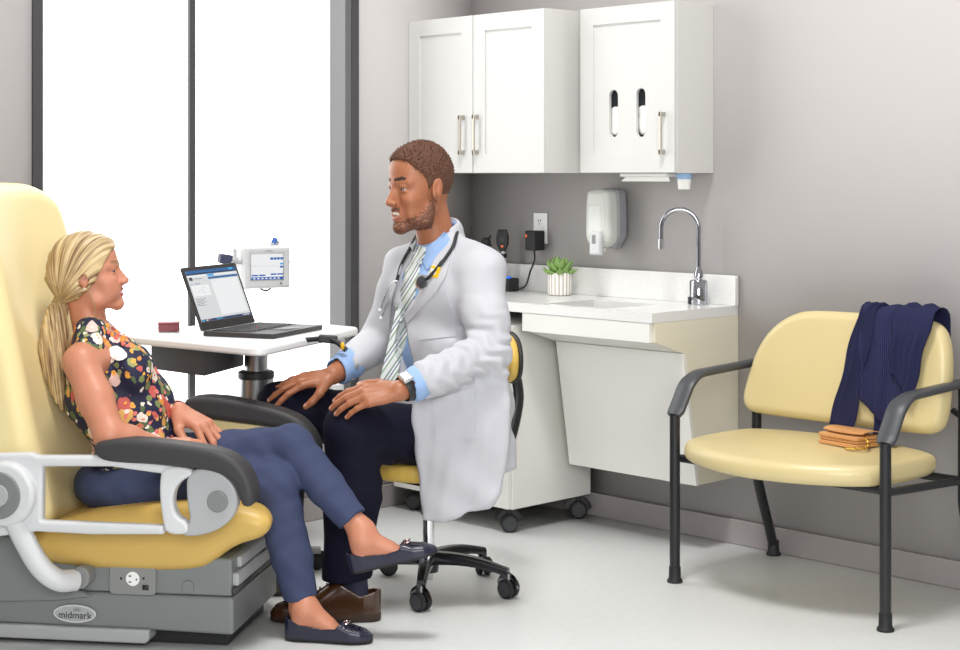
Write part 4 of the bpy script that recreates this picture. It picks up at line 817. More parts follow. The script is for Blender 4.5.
# ------------------------------------------------------------------ clinician's stool
SX, SY = -3.75, 3.41
st = thing('rolling_stool', 'yellow-seated rolling stool with a five-star base under the clinician', 'stool', (SX, SY, 0))
mat('stool_base', (70, 70, 73), .22, .85); mat('chrome_dark', (150, 151, 155), .12, 1.0)
cas = [(-3.592, 3.235), (-3.515, 3.528), (-3.775, 3.675), (-3.99, 3.45), (-3.885, 3.185)]
for i, (x, y) in enumerate(cas):
    d = nrm(A(x - SX, y - SY, 0)); c0 = A(SX, SY, .105) + d * .025; c1 = A(x, y, .078); sd = np.cross(d, A(0, 0, 1)); rings = []
    for t in np.linspace(0, 1, 10):
        c = c0 * (1 - t) + c1 * t + A(0, 0, .012 * math.sin(t * math.pi)); w = .021 - .008 * t; hgt = .019 - .008 * t
        if t > .92: hgt = .018; c = c - A(0, 0, .006)
        rings.append([c + sd * w * a + A(0, 0, 1) * hgt * e for a, e in ((-1, -1), (1, -1), (1, .5), (.6, 1), (-.6, 1), (-1, .5))])
    b = MB(); V = [q for r in rings for q in r]
    b.add(V, [(k * 6 + j, k * 6 + (j + 1) % 6, (k + 1) * 6 + (j + 1) % 6, (k + 1) * 6 + j) for k in range(9) for j in range(6)] + [(5, 4, 3, 2, 1, 0), tuple(range(54, 60))])
    lg = b.build('base_leg', MATS['stool_base'], st, angle=45)
    caster(lg, x, y, math.atan2(y - SY, x - SX) + (.9, -.4, .5, 1.2, .2)[i], .029, True, .075, .044, 'chrome_dark')
b = MB(); b.lathe((SX, SY, .06), [(.030, 0), (.032, .02), (.030, .06), (.026, .075)], 32); b.build('hub', MATS['stool_base'], st, angle=40)
b = MB(); b.cyl((SX, SY, .12), (SX, SY, .30), .0185); b.cyl((SX, SY, .035), (SX, SY, .062), .014); b.build('gas_lift', MATS['chrome'], st, angle=40)
b = MB(); b.cyl((SX, SY, .24), (SX, SY, .355), .024); b.build('lift_sleeve', MATS['black_metal'], st, angle=40)
b = MB(); b.box((SX - .09, SY - .09, .345), (SX + .09, SY + .09, .365)); b.tube([A(SX, SY, .352), W(CAMR.T @ A(SX, SY, 0) + A(-.19, -.03, .352))], .006, 8); b.build('seat_mechanism', MATS['black_metal'], st, bevel=.004)
s = Solid(); c_ = CAMR.T @ A(SX, SY, 0)
s.slab([(.2 * math.cos(t), .2 * math.sin(t)) for t in np.linspace(0, 2 * math.pi, 33)[:-1]], c_ + A(-.005, .01, .393), (1, 0, 0), (0, 1, 0), .027, .024); s.build('seat', MATS['yellow_vinyl_deep'], st, h=.005)
bk = P(502, 357, 5.22); bf = nrm(A(-.9, -.42, 0)); bx = np.cross(A(0, 0, 1), bf)
pg = [(.15 * math.cos(t), .082 * math.sin(t)) for t in np.linspace(0, 2 * math.pi, 29)[:-1]]
s = Solid(); s.slab(pg, bk, bx, A(0, 0, 1.0), .018, .015, bend=lambda x, y: -1.0 * x * x if False else 1.2 * x * x); s.build('back_pad', MATS['yellow_vinyl_deep'], st, h=.004)
s = Solid(); s.slab([(x * 1.03, y * 1.04) for x, y in pg], bk - bf * .022, bx, A(0, 0, 1.0), .008, .006, bend=lambda x, y: 1.2 * x * x); s.build('back_shell', MATS['black_plastic'], st, h=.004)
b = MB(); b.tube(bez([A(SX, SY, .352), W(c_ + A(.20, .09, .35)), W(bk - bf * .035 + A(.02, 0, -.16)), W(bk - bf * .034)]), .012, 12, flat=(1, 1.6)); b.build('back_bar', MATS['black_metal'], st, angle=40)
# ------------------------------------------------------------------ figures: shared head, hand and shoe builders (camera-aligned frame)
def head_ops(s, O, f, u, sc, skin=0, lip=1, tooth=2, brow=3, dark=4, man=True, smile=1.0, su=1.0):
    """O = point between the ears, f = facing direction, u = up; sc = 1 for a 0.23 m head"""
    f = nrm(f); l = nrm(np.cross(u, f)); u = np.cross(f, l); ax = np.array([f, l, u])
    def q(a, b, c): return O + sc * (f * a + l * b + u * c * su)
    def R(*r): return [sc * r[0], sc * r[1], sc * su * r[2]]
    C = lambda a, b, ra, rb=None, mat=skin, k=.01, mode='add': s.cone(q(*a), q(*b), ra * sc, None if rb is None else rb * sc, mat, k, mode)
    E = lambda c, r, mat=skin, k=.01, mode='add', axx=None: s.ell(q(*c), R(*r), ax if axx is None else axx, mat, k, mode)
    E((-.010, 0, .036), (.096, .075, .088), k=.02)
    E((.040, 0, .055), (.048, .058, .050), k=.02)
    E((.030, 0, -.005), (.056, .062, .085), k=.02)
    jw = .052 if man else .047
    for e in (-1, 1):
        C((.000, e * jw, -.050), (.020, e * jw * .95, -.080), .018, .016, k=.02)
        C((.020, e * jw * .95, -.080), (.074, e * .012, -.098), .016, .015, k=.022)
    E((.078, 0, -.096), (.017, .022, .015), k=.015)
    E((.066, 0, -.058), (.030, .034, .034), k=.015)
    for e in (-1, 1):
        E((.060, e * .040, -.024), (.024, .021, .019), k=.018)
        E((.052, e * .043, -.058), (.022, .012, .025), k=.02)
        C((.083, e * .010, .026), (.066, e * .046, .024), .0085, .008, k=.016)
    if not man:
        for e in (-1, 1): E((.064, e * .029, -.047), (.024, .019, .030), k=.022)
    for e in (-1, 1): E((.0955, e * .032, .007), (.0135, .0165, .0095), k=.008, mode='sub')
    for e in (-1, 1):
        E((.0735, e * .031, .0146), (.0130, .0160, .0080), k=.003)
        E((.0735, e * .031, .0005), (.0115, .0150, .0045), k=.004)
    for e in (-1, 1):       # lash line
        C((.0835, e * .021, .0115), (.0862, e * .031, .0122), .0011, .0012, brow, .0005); C((.0862, e * .031, .0122), (.0800, e * .044, .0085), .0012, .0010, brow, .0005)
    C((.086, 0, .014), (.1085, 0, -.024), .0075, .0095, k=.010)
    C((.084, 0, -.002), (.0975, 0, -.031), .0100, .0110, k=.010)
    E((.1095, 0, -.028), (.0105, .0105, .009), k=.006)
    for e in (-1, 1): E((.1005, e * .0135, -.031), (.0105, .0075, .007), k=.005)
    for e in (-1, 1): E((.108, e * .0065, -.0375), (.004, .0035, .003), dark, .002, 'sub')
    # mouth: opening, teeth, lips
    w = .024 if smile < 1.2 else .030
    up_, lo_ = (-.0525, -.0685) if smile < 1.2 else (-.0480, -.0735)
    E((.100, 0, -.0595), (.016, w * .97, .0064 * smile), k=.003, mode='sub')
    E((.0715, 0, -.0578), (.0215, w * .88, .0072), mat=tooth, k=.001)
    for e in (-1, 1):
        C((.0965, e * .004, up_), (.076, e * w * 1.05, -.0490), .0044, .0016, lip, k=.004)
        C((.0935, e * .004, lo_), (.0865, e * .018, lo_ + .0055), .0054, .0042, lip, k=.004); C((.0865, e * .018, lo_ + .0055), (.076, e * w * 1.05, -.0500), .0042, .0018, lip, k=.004)
    for e in (-1, 1):
        C((.0885, e * .013, .0305), (.0785, e * .034, .0345), .0028, .0028, brow, .002); C((.0785, e * .034, .0345), (.067, e * .047, .0290), .0028, .0013, brow, .002)
    for e in (-1, 1):       # ears
        la = nrm(l * e * .45 + f * -.9); ea = np.array([nrm(f * .9 + l * e * -.0 + u * .25), nrm(l * e + f * -.35), u])
        ea[1] = nrm(ea[1] - ea[0] * (ea[1] @ ea[0])); ea[2] = np.cross(ea[0], ea[1]); ea[2] = ea[2] if ea[2] @ u > 0 else -ea[2]
        E((-.010, e * .079, .001), (.0175, .0075, .031), k=.006, axx=ea)
        E((-.004, e * .0875, .006), (.0095, .006, .019), k=.004, mode='sub', axx=ea)
        E((-.008, e * .076, -.026), (.0085, .006, .009), k=.006, axx=ea)
    return q, ax
def eyes(name, parent, q, ax, sc, gaze, iris):
    for e in (-1, 1):
        c = q(.0722, e * .031, .0065); g = nrm(gaze); r = .0118 * sc
        b = MB(); b.ell(W(c), (r, r, r), CAMR @ np.eye(3)); B = basis(g)
        for rr, t, m in ((.0074, .0002, 1), (.0036, .0005, 2)):
            b.lathe(W(c + g * math.sqrt(r * r - (rr * sc) ** 2)), [(rr * sc, t), (rr * sc * .8, t + .0012), (rr * sc * .2, t + .0018)], 20, m, axis=W(g))
        b.build('eye', [MATS['eye_white'], iris, MATS['pupil']], parent, angle=0)
def hand_ops(s, wr, x, z, thumb, sc=1.0, curl=((.25, .3, .2),) * 4, spread=.10, skin=0, nail=5, thumb_dir=None, lens=None):
    x = nrm(x); z = nrm(z - x * (np.asarray(z) @ x)); y = np.cross(z, x) * thumb
    def q(a, b, c): return wr + sc * (x * a + y * b + z * c)
    K = [(.088, .031, 0), (.093, .0105, .003), (.089, -.0095, .001), (.080, -.028, -.004)]
    s.ell(q(.012, 0, -.002), (.022 * sc, .025 * sc, .0165 * sc), [x, y, z], skin, .012)
    s.ell(q(.048, 0, -.004), (.046 * sc, .036 * sc, .0135 * sc), [x, y, z], skin, .012)
    for i, k in enumerate(K): s.cone(q(.015, k[1] * .5, 0), q(*k), .0125 * sc, .0108 * sc, skin, .010)
    L = lens or [(.046, .026, .021), (.050, .030, .022), (.046, .028, .021), (.036, .021, .019)]
    for i, k in enumerate(K):
        p = q(*k); a = spread * (1.5 - i) * .8; dx = nrm(x * math.cos(a) + y * math.sin(a)); ang = 0; r = [.0098, .0100, .0095, .0084][i] * sc
        for j in range(3):
            ang += curl[i][j]; d = dx * math.cos(ang) - z * math.sin(ang); p2 = p + d * L[i][j] * sc; r2 = r * .90
            s.cone(p, p2, r, r2, skin, .0035 if j else .008); nz = dx * math.sin(ang) + z * math.cos(ang)
            if j == 2: s.ell(p2 + nz * r2 * .75 - d * .001, (.0065 * sc, .0058 * sc, .0035 * sc), [d, np.cross(nz, d), nz], nail, 0, 'paint')
            p, r = p2, r2
    td = thumb_dir or [(.018, .024, -.006), (.050, .052, -.014), (.078, .060, -.018), (.100, .060, -.021)]
    for j in range(3): s.cone(q(*td[j]), q(*td[j + 1]), [.0160, .0115, .0105][j] * sc, [.0120, .0105, .0088][j] * sc, skin, [.014, .005, .0035][j])
    s.ell(q(*td[3]) + z * .007 * sc, (.008 * sc, .007 * sc, .004 * sc), [x, y, z], nail, 0, 'paint')
    return q
def foot_shape(heel, toe_dir, up, L, prof_w, prof_h, topline=None, z0=0.0):
    """solid of a shoe or a foot: half widths and heights along its length; topline(x) cuts the opening"""
    x = nrm(toe_dir); z = nrm(np.asarray(up) - x * (np.asarray(up) @ x)); y = np.cross(z, x); heel = np.asarray(heel, float)
    ws, hs = np.array(prof_w), np.array(prof_h)
    def fn(p):
        q = p - heel; a, b, c = q @ x / L, q @ y, q @ z - z0
        w = np.interp(a, ws[:, 0], ws[:, 1]); h = np.interp(a, hs[:, 0], hs[:, 1]) - z0
        e = np.sqrt((b / w) ** 2 + ((c - h * .5) / (h * .5)) ** 4) if False else ((np.abs(b / w)) ** 2.6 + (np.abs((c - h * .42) / (h * .58))) ** 3.2) ** (1 / 2.9)
        d = (e - 1) * np.minimum(w, h * .5); d = np.maximum(d, -c - .0); d = np.maximum(d, np.maximum(-a, a - 1) * L)
        if topline is not None: t = np.array(topline); d = np.maximum(d, (c + z0) - np.interp(a, t[:, 0], t[:, 1]))
        return d * .85
    pts = np.array([heel + x * L * a + y * b + z * c for a in (-.02, 1.02) for b in (-.06, .06) for c in (-.01, .13)])
    return fn, pts.min(0), pts.max(0), (x, y, z)
mat('eye_white', (198, 190, 184), .25); mat('pupil', (12, 10, 10), .1); mat('iris_brown', (40, 24, 16), .2); mat('iris_blue', (70, 90, 104), .2)
mat('teeth', (238, 232, 224), .25); mat('mouth_dark', (60, 24, 22), .5)
mat('skin_fair', (194, 130, 102), .48, noise=(55, .06), sss=.12); mat('lip_rose', (186, 96, 92), .4); mat('brow_blond', (150, 112, 80), .7); mat('nail_fair', (214, 156, 138), .25)
mat('skin_brown', (164, 104, 72), .46, noise=(55, .06), sss=.08); mat('lip_brown', (158, 94, 80), .42); mat('brow_dark', (52, 34, 26), .8); mat('nail_brown', (204, 156, 132), .25); mat('beard', (98, 62, 45), .75, noise=(420, .3))
# ------------------------------------------------------------------ the patient
wm = thing('person', 'smiling woman with blond ponytail, floral sleeveless blouse and jeans, sitting in the exam chair', 'person', W(A(-1.05, 4.68, .36)))
F_SK = [MATS[k] for k in ('skin_fair', 'lip_rose', 'teeth', 'brow_blond', 'mouth_dark', 'nail_fair')]
WO = P(89, 276, 4.70); wf, wu = nrm(A(.985, .10, .12)), nrm(A(-.14, 0, 1)); wsc = .93
s = Solid(); q, hax = head_ops(s, WO, wf, wu, wsc, man=False, smile=.9)
s.cone(q(-.022, 0, -.045), P(91, 332, 4.69), .050, .050, 0, .02)
sh_n, el_n, wr_n = P(81, 362, 4.50), P(110, 436, 4.40), P(160, 447, 4.46)
sh_f, el_f, wr_f = P(96, 356, 4.87), P(135, 430, 4.98), P(179, 411, 4.67)
head_mesh = s.eval(.0022).mesh()
s = Solid()
s.cone(P(91, 328, 4.69), P(94, 345, 4.68), .05, .07, 0, .02)
s.cone(sh_n + A(.01, .06, .0), sh_n, .047, .046, 0, .03); s.cone(sh_n, sh_n * .5 + el_n * .5, .047, .048, 0, .02); s.cone(sh_n * .5 + el_n * .5, el_n, .049, .041, 0, .02)
fm = el_n * .65 + wr_n * .35; s.cone(el_n, fm, .041, .040, 0, .02); s.cone(fm, wr_n, .040, .026, 0, .015)
s.cone(sh_f, el_f, .05, .04, 0, .03); s.cone(el_f, wr_f, .04, .026, 0, .02)
s.cone(sh_n + A(.01, .06, 0), sh_f, .06, .06, 0, .03)
s.ell(P(112, 400, 4.70), (.08, .10, .16), None, 0, .03); s.ell(P(128, 470, 4.70), (.10, .12, .06), None, 0, .03)
# right hand under, left hand folded over it
hand_ops(s, wr_n, A(1, .30, -.02), A(-.1, -.45, .9), 1, .88, ((.25, .4, .3),) * 4)
hand_ops(s, wr_f, A(.82, -.44, -.34), A(.45, -.35, .82), -1, 1.12, ((.62, .40, .22), (.58, .40, .22), (.50, .38, .22), (.36, .32, .2)), .16, thumb_dir=[(.018, .022, -.008), (.046, .046, -.022), (.070, .050, -.036), (.090, .046, -.050)])
arm_mesh = s.eval(.0032).mesh()
# lower legs and feet
kn_r, an_r = P(274, 483, 4.555), P(303, 606, 4.545); kn_l, an_l = P(292, 446, 4.60), P(362, 531, 4.53)
s = Solid()
toe_r = nrm(A(1, -.14, 0)); heel_r = A((285 - CX) / FOC * 4.53, 4.53, 0.004)
toe_l = nrm(A(1, -.06, .26)); up_l = nrm(A(-.26, 0, 1)); heel_l = P(351, 574, 4.525)
FW = [(0, .005), (.02, .014), (.06, .024), (.16, .029), (.4, .030), (.62, .036), (.76, .038), (.88, .032), (.96, .020), (1, .008)]
FHs = [(0, .10), (.05, .11), (.3, .11), (.5, .095), (.62, .062), (.75, .044), (.9, .034), (1, .020)]
TOP = [(0, .062), (.06, .060), (.2, .046), (.45, .036), (.60, .040), (.68, .060), (1, .08)]
for (hl_, td, upv, an, kn) in ((heel_r, toe_r, A(0, 0, 1), an_r, kn_r), (heel_l, toe_l, up_l, an_l, kn_l)):
    W2 = [(a, w * .76) for a, w in FW]; H2 = [(0, .03), (.05, .060), (.2, .085), (.4, .070), (.52, .048), (.65, .030), (.8, .022), (1, .012)]
    fn, lo, hi, axs = foot_shape(hl_ + td * .014 + upv * .006, td, upv, .226, W2, H2); s.fun(fn, lo, hi, 0, .012)
    ank = hl_ + td * .058 + upv * .085; low = an
    s.cone(ank, hl_ + td * .040 + upv * .04, .032, .020, 0, .02); s.cone(ank, hl_ + td * .12 + upv * .045, .030, .020, 0, .02)
    s.cone(ank, an, .034, .034, 0, .02); s.cone(an, kn * .30 + an * .70, .033, .030, 0, .02)
    y_ = axs[1]
    for e in (-1, 1): s.ell(ank + y_ * e * .030 + upv * -.008, (.012, .008, .013), None, 0, .010)
leg_mesh = s.eval(.0032).mesh()
V, Q, M = join([head_mesh, arm_mesh, leg_mesh]); link_mesh('body', V @ CAMR.T, Q, F_SK, M, wm, angle=0)
eyes('eye', wm, q, hax, wsc, nrm(A(.93, -.30, 0)), MATS['iris_blue'])
# hair swept back into a low ponytail
mat('hair_blond', (196, 158, 108), .45)
def streak(m, a, b_, scl, rot):
    nt = m.node_tree; bs = nt.nodes['Principled BSDF']; tc = nt.nodes.new('ShaderNodeTexCoord'); mp = nt.nodes.new('ShaderNodeMapping'); mp.inputs['Scale'].default_value = scl; mp.inputs['Rotation'].default_value = rot
    n = nt.nodes.new('ShaderNodeTexNoise'); n.inputs['Scale'].default_value = 1; n.inputs['Detail'].default_value = 5; n.inputs['Distortion'].default_value = .4
    r = nt.nodes.new('ShaderNodeValToRGB'); r.color_ramp.elements[0].position = .32; r.color_ramp.elements[1].position = .68; r.color_ramp.elements[0].color = (*lin(a), 1); r.color_ramp.elements[1].color = (*lin(b_), 1)
    nt.links.new(tc.outputs['UV'], mp.inputs['Vector']); nt.links.new(mp.outputs['Vector'], n.inputs['Vector']); nt.links.new(n.outputs['Fac'], r.inputs['Fac']); nt.links.new(r.outputs['Color'], bs.inputs['Base Color'])
    bp = nt.nodes.new('ShaderNodeBump'); bp.inputs['Strength'].default_value = .5; bp.inputs['Distance'].default_value = .003; nt.links.new(n.outputs['Fac'], bp.inputs['Height']); nt.links.new(bp.outputs['Normal'], bs.inputs['Normal'])
streak(MATS['hair_blond'], (104, 70, 40), (222, 196, 146), (26, 2.2, 1), (0, 0, 0))
tie = P(61, 302, 4.70)
hf, hl2, hu = hax
s = Solid()
s.ell(q(-.012, 0, .042), [wsc * x for x in (.110, .0875, .101)], hax, 0, .02); s.ell(q(.045, 0, .056), [wsc * x for x in (.0535, .0655, .0595)], hax, 0, .02)
s.ell(q(-.030, 0, -.005), [wsc * x for x in (.085, .080, .075)], hax, 0, .03)
s.cone(q(-.065, 0, -.015), tie + A(.012, 0, .01), .062, .020, 0, .03)
for e in (-1, 1):
    s.cone(q(.020, e * .058, .020), q(-.030, e * .066, -.030), .026, .024, 0, .02); s.cone(q(-.030, e * .066, -.030), tie + A(.015, 0, .008), .024, .016, 0, .03)
def face_cut(p):
    d = p - WO; a, b_, c = d @ hf / wsc, np.abs(d @ hl2) / wsc, d @ hu / wsc
    line = np.interp(a, [-.2, -.09, -.045, -.012, .012, .03, .05, .068, .085, .1], [-.09, -.080, -.070, -.052, -.034, -.012, .016, .050, .074, .09])
    return ((c - line) * .75) * wsc          # negative below the hairline
s.fun(face_cut, WO - .2, WO + .2, 0, .006, 'sub')
s.ell(q(-.006, -.088, -.014), (.013, .020, .022), hax, 0, .006, 'sub')
def strands(p):
    d = p - tie; ang_ = np.arctan2(d @ hl2, np.hypot(d @ hf, 0) + 1e-6) if False else np.arctan2(d @ hu, d @ hf); r = np.linalg.norm(d, axis=-1)
    return .0013 * np.sin(ang_ * 46 + (d @ hl2) * 90 + 2 * np.sin(r * 30)) + .0012 * np.sin(ang_ * 21 + (d @ hl2) * 40)
s.post = strands
cap = s.eval(.0026).mesh()
s = Solid()
pts = bez([tie + A(.004, -.004, .004), P(56, 318, 4.67), P(53, 340, 4.66), P(53, 362, 4.655), P(57, 388, 4.65), P(62, 408, 4.65)], 18); rr = np.interp(np.linspace(0, 1, len(pts)), [0, .12, .35, .6, .85, 1], [.017, .026, .036, .034, .020, .006])
for i in range(len(pts) - 1): s.cone(pts[i], pts[i + 1], rr[i], rr[i + 1], 0, .012)
s.post = lambda p: .0016 * np.sin(np.arctan2(p[..., 1] - 4.66, p[..., 0] - tie[0] - .2 * (tie[2] - p[..., 2])) * 0 + p[..., 0] * 420 + p[..., 2] * 60 + p[..., 1] * 300) + .0014 * np.sin(p[..., 0] * 190 - p[..., 2] * 40)
tail = s.eval(.0026).mesh()
def hair_uv(o, nv):
    me = o.data; uv = me.uv_layers.new(name='UVMap'); vi = np.zeros(len(me.loops), np.int32); me.loops.foreach_get('vertex_index', vi)
    co_ = np.zeros(len(me.vertices) * 3, np.float32); me.vertices.foreach_get('co', co_); pw = co_.reshape(-1, 3) + origin_of(o); pc_ = pw @ CAMR
    d = pc_ - tie; a = np.arctan2(d @ hu, d @ hf); r = np.linalg.norm(d, axis=1); tailm = pc_[:, 2] < tie[2] - .004
    u_ = np.where(tailm, d[:, 0] * 9 + d[:, 2] * 1.2, a * .9) + (d @ hl2) * 2.2; v_ = np.where(tailm, d[:, 2] * 4, r * 4)
    uv.data.foreach_set('uv', np.stack([u_[vi], v_[vi]], 1).ravel().astype(np.float32))
V, Q, M = join([cap, tail]); hr_o = link_mesh('hair', V @ CAMR.T, Q, MATS['hair_blond'], M, wm, angle=0); hair_uv(hr_o, len(cap[0]))
b = MB(); b.tube(bez([W(P(90, 291, 4.605)), W(P(92.5, 300, 4.60)), W(P(95, 310, 4.605)), W(P(94.5, 322, 4.61))]), .0013, 6); ls = b.build('loose_strand', MATS['hair_blond'], hr_o, angle=0)
mat('hair_tie', (70, 60, 44), .6)
b = MB(); tv = nrm(W(A(-.55, 0, -.85))); b.lathe(W(tie + A(-.001, 0, .001)), [(.018, -.006), (.022, -.004), (.022, .004), (.018, .006)], 24, 0, axis=tv); b.build('hair_tie', MATS['hair_tie'], wm, angle=0)
b = MB(); b.ell(W(q(-.006, -.082, -.034)), (.003, .003, .003)); b.build('earring', MATS['white_plastic'], wm, angle=0)
# blouse with a scattered flower print
bl = mat('blouse_print', (30, 32, 62), .7)
nt = bl.node_tree; bs = nt.nodes['Principled BSDF']; tcx = nt.nodes.new('ShaderNodeTexCoord')
def mixc(fac, a, b_):
    m = nt.nodes.new('ShaderNodeMix'); m.data_type = 'RGBA'; nt.links.new(fac, m.inputs['Factor'])
    (nt.links.new(a, m.inputs['A']) if hasattr(a, 'node') else m.inputs['A'].__setattr__('default_value', (*lin(a), 1))); (nt.links.new(b_, m.inputs['B']) if hasattr(b_, 'node') else m.inputs['B'].__setattr__('default_value', (*lin(b_), 1))); return m.outputs['Result']
def mth(op, a, b_=None):
    m = nt.nodes.new('ShaderNodeMath'); m.operation = op
    for i, v in enumerate((a, b_)):
        if v is None: continue
        nt.links.new(v, m.inputs[i]) if hasattr(v, 'node') else m.inputs[i].__setattr__('default_value', v)
    return m.outputs[0]
wn = nt.nodes.new('ShaderNodeTexNoise'); wn.inputs['Scale'].default_value = 42; wn.inputs['Detail'].default_value = 2; nt.links.new(tcx.outputs['Object'], wn.inputs['Vector'])
wv = nt.nodes.new('ShaderNodeVectorMath'); wv.operation = 'MULTIPLY_ADD'; wv.inputs[1].default_value = (.022, .022, .022); nt.links.new(wn.outputs['Color'], wv.inputs[0]); nt.links.new(tcx.outputs['Object'], wv.inputs[2])
col = (26, 28, 58)
def flowers(scale, size, inner, ramp, off, keep):
    mp = nt.nodes.new('ShaderNodeMapping'); mp.inputs['Location'].default_value = off; nt.links.new(wv.outputs[0], mp.inputs['Vector'])
    v = nt.nodes.new('ShaderNodeTexVoronoi'); v.inputs['Scale'].default_value = scale; v.inputs['Randomness'].default_value = .9; nt.links.new(mp.outputs['Vector'], v.inputs['Vector'])
    sp_ = nt.nodes.new('ShaderNodeSeparateColor'); nt.links.new(v.outputs['Color'], sp_.inputs[0])
    r = nt.nodes.new('ShaderNodeValToRGB'); r.color_ramp.interpolation = 'CONSTANT'; nt.links.new(sp_.outputs[0], r.inputs['Fac'])
    for i, c in enumerate(ramp):
        e = r.color_ramp.elements[i] if i < 2 else r.color_ramp.elements.new(i / len(ramp)); e.position = i / len(ramp); e.color = (*lin(c), 1)
    core = mth('LESS_THAN', v.outputs['Distance'], inner); c2 = mixc(core, r.outputs['Color'], (196, 60, 40))
    return mth('MULTIPLY', mth('LESS_THAN', v.outputs['Distance'], size), mth('GREATER_THAN', sp_.outputs[1], keep)), c2
for (sc_, size, inner, ramp, off, keep) in ((34, .44, .0, [(84, 104, 66), (120, 132, 80), (150, 154, 100)], (3, 1, 2), .32), (23, .46, .13, [(214, 140, 62), (236, 222, 208), (196, 92, 84), (222, 172, 96), (226, 190, 180)], (0, 0, 0), .22), (50, .36, .10, [(236, 170, 70), (224, 120, 110), (238, 226, 214)], (7, 5, 1), .5)):
    f_, c_ = flowers(sc_, size, inner, ramp, off, keep); col = mixc(f_, col, c_)
nt.links.new(col, bs.inputs['Base Color'])
s = Solid()
tilt_ax = np.array([nrm(A(.95, -.05, .2)), A(0.05, 1, 0), nrm(A(-.2, 0, .97))])
s.cone(P(91, 335, 4.60), P(97, 334, 4.76), .050, .050, 0, .03)
s.cone(P(90, 350, 4.545), P(96, 347, 4.85), .046, .046, 0, .03)
s.ell(P(104, 362, 4.68), (.100, .150, .085), tilt_ax, 0, .03)
s.ell(P(109, 395, 4.68), (.118, .142, .12), tilt_ax, 0, .03)
for dy in (-.07, .07): s.ell(P(131, 370, 4.67 + dy), (.066, .070, .075), tilt_ax, 0, .04)
s.ell(P(126, 415, 4.68), (.128, .148, .12), tilt_ax, 0, .03)
s.ell(P(140, 410, 4.67), (.090, .120, .11), tilt_ax, 0, .04)
s.ell(P(143, 440, 4.66), (.098, .130, .05), tilt_ax, 0, .03)
s.ell(P(131, 452, 4.68), (.125, .155, .05), tilt_ax, 0, .03)
s.cone(P(91, 318, 4.69), P(90, 300, 4.69), .054, .05, 0, .01, 'sub')
s.post = lambda p: waves(p, [((60, 20, 12), .3, .0030), ((30, 65, -18), 1.2, .0026), ((95, -30, 25), 2, .0016)])
# arm hole, cut where the sleeveless shoulder opens
s.cone(sh_n + A(-.004, -.03, .0), sh_n * .45 + el_n * .55, .047, .046, 0, .006, 'sub')
s.build('blouse', bl, wm, h=.0042)
blouse_s = s
b = MB(); rg = bez([P(106, 322, 4.64), P(112, 328, 4.66), P(110, 331, 4.70)], 8)
fl_ = MB()
mat('ruffle', (232, 150, 60), .7); mat('rose_petal', (214, 110, 92), .7)
rng = np.random.default_rng(2)
for k in range(10):
    px, py = 108 + k % 5 * 4 + rng.uniform(-2, 2), 326 + k // 5 * 6 + k % 5 * 3; c = blouse_s.front(np.array([px]), np.array([py]), .002)[0]; fl_.ell(W(c), (.009, .009, .005), basis(W(A(rng.uniform(-1, 1), .4, 1))), 10, 6, k % 2)
fl_.build('collar_ruffle', [MATS['ruffle'], MATS['rose_petal']], wm, angle=0)
mot = mat('white_blossom', (236, 232, 230), .7, noise=(110, .2))
b = MB(); b.grid(cw_grid(blouse_s.strip([(108, 350), (111, 347), (117, 346), (123, 349), (127, 354)], [(109, 355), (112, 358), (118, 361), (123, 360), (127, 357)], 8, 10, .004, dmax=4.75)), 0, thick=.002); b.build('flower_motif', mot, wm, angle=60)
# jeans
jm = mat('denim', (64, 72, 100), .8, noise=(420, .22), bump=(700, .2), spec=.15)
hp_r, hp_l = P(138, 484, 4.585), P(150, 462, 4.755)
s = Solid()
s.ell(P(122, 482, 4.68), (.135, .165, .085), None, 0, .03)
s.cone(hp_r, kn_r, .086, .066, 0, .04); s.cone(kn_r, kn_r * .4 + an_r * .6, .066, .056, 0, .02); s.cone(kn_r * .4 + an_r * .6, P(303, 606, 4.545), .056, .047, 0, .015)
s.cone(hp_l, P(230, 456, 4.66), .084, .072, 0, .03); s.cone(P(230, 456, 4.66), kn_l, .072, .060, 0, .02)
s.cone(kn_l, kn_l * .5 + an_l * .5, .060, .053, 0, .015); s.cone(kn_l * .5 + an_l * .5, P(358, 527, 4.53), .053, .042, 0, .012)
# hems: flat cut at the ankle, hollow inside
for a0, dv in ((P(301, 598, 4.545), nrm(an_r - kn_r)), (P(352, 521, 4.535), nrm(an_l - kn_l))):
    s.slab([(-.09, -.09), (.09, -.09), (.09, .09), (-.09, .09)], a0 + dv * .05, *(lambda B: (B[1], B[2]))(basis(dv)), .052, .001, k=.002, mode='sub')
kl = kn_l
s.post = lambda p: (.0040 * np.sin((p - kl) @ A(150, 60, 110) + 2 * np.sin(p @ A(30, 20, 10))) * np.exp(-(((p - kl - A(-.04, 0, -.06)) / .06) ** 2).sum(-1)) + waves(p, [((70, 30, 60), 0, .0012), ((-40, 50, 90), 1, .0010)]))
s.build('jeans', jm, wm, h=.0042)
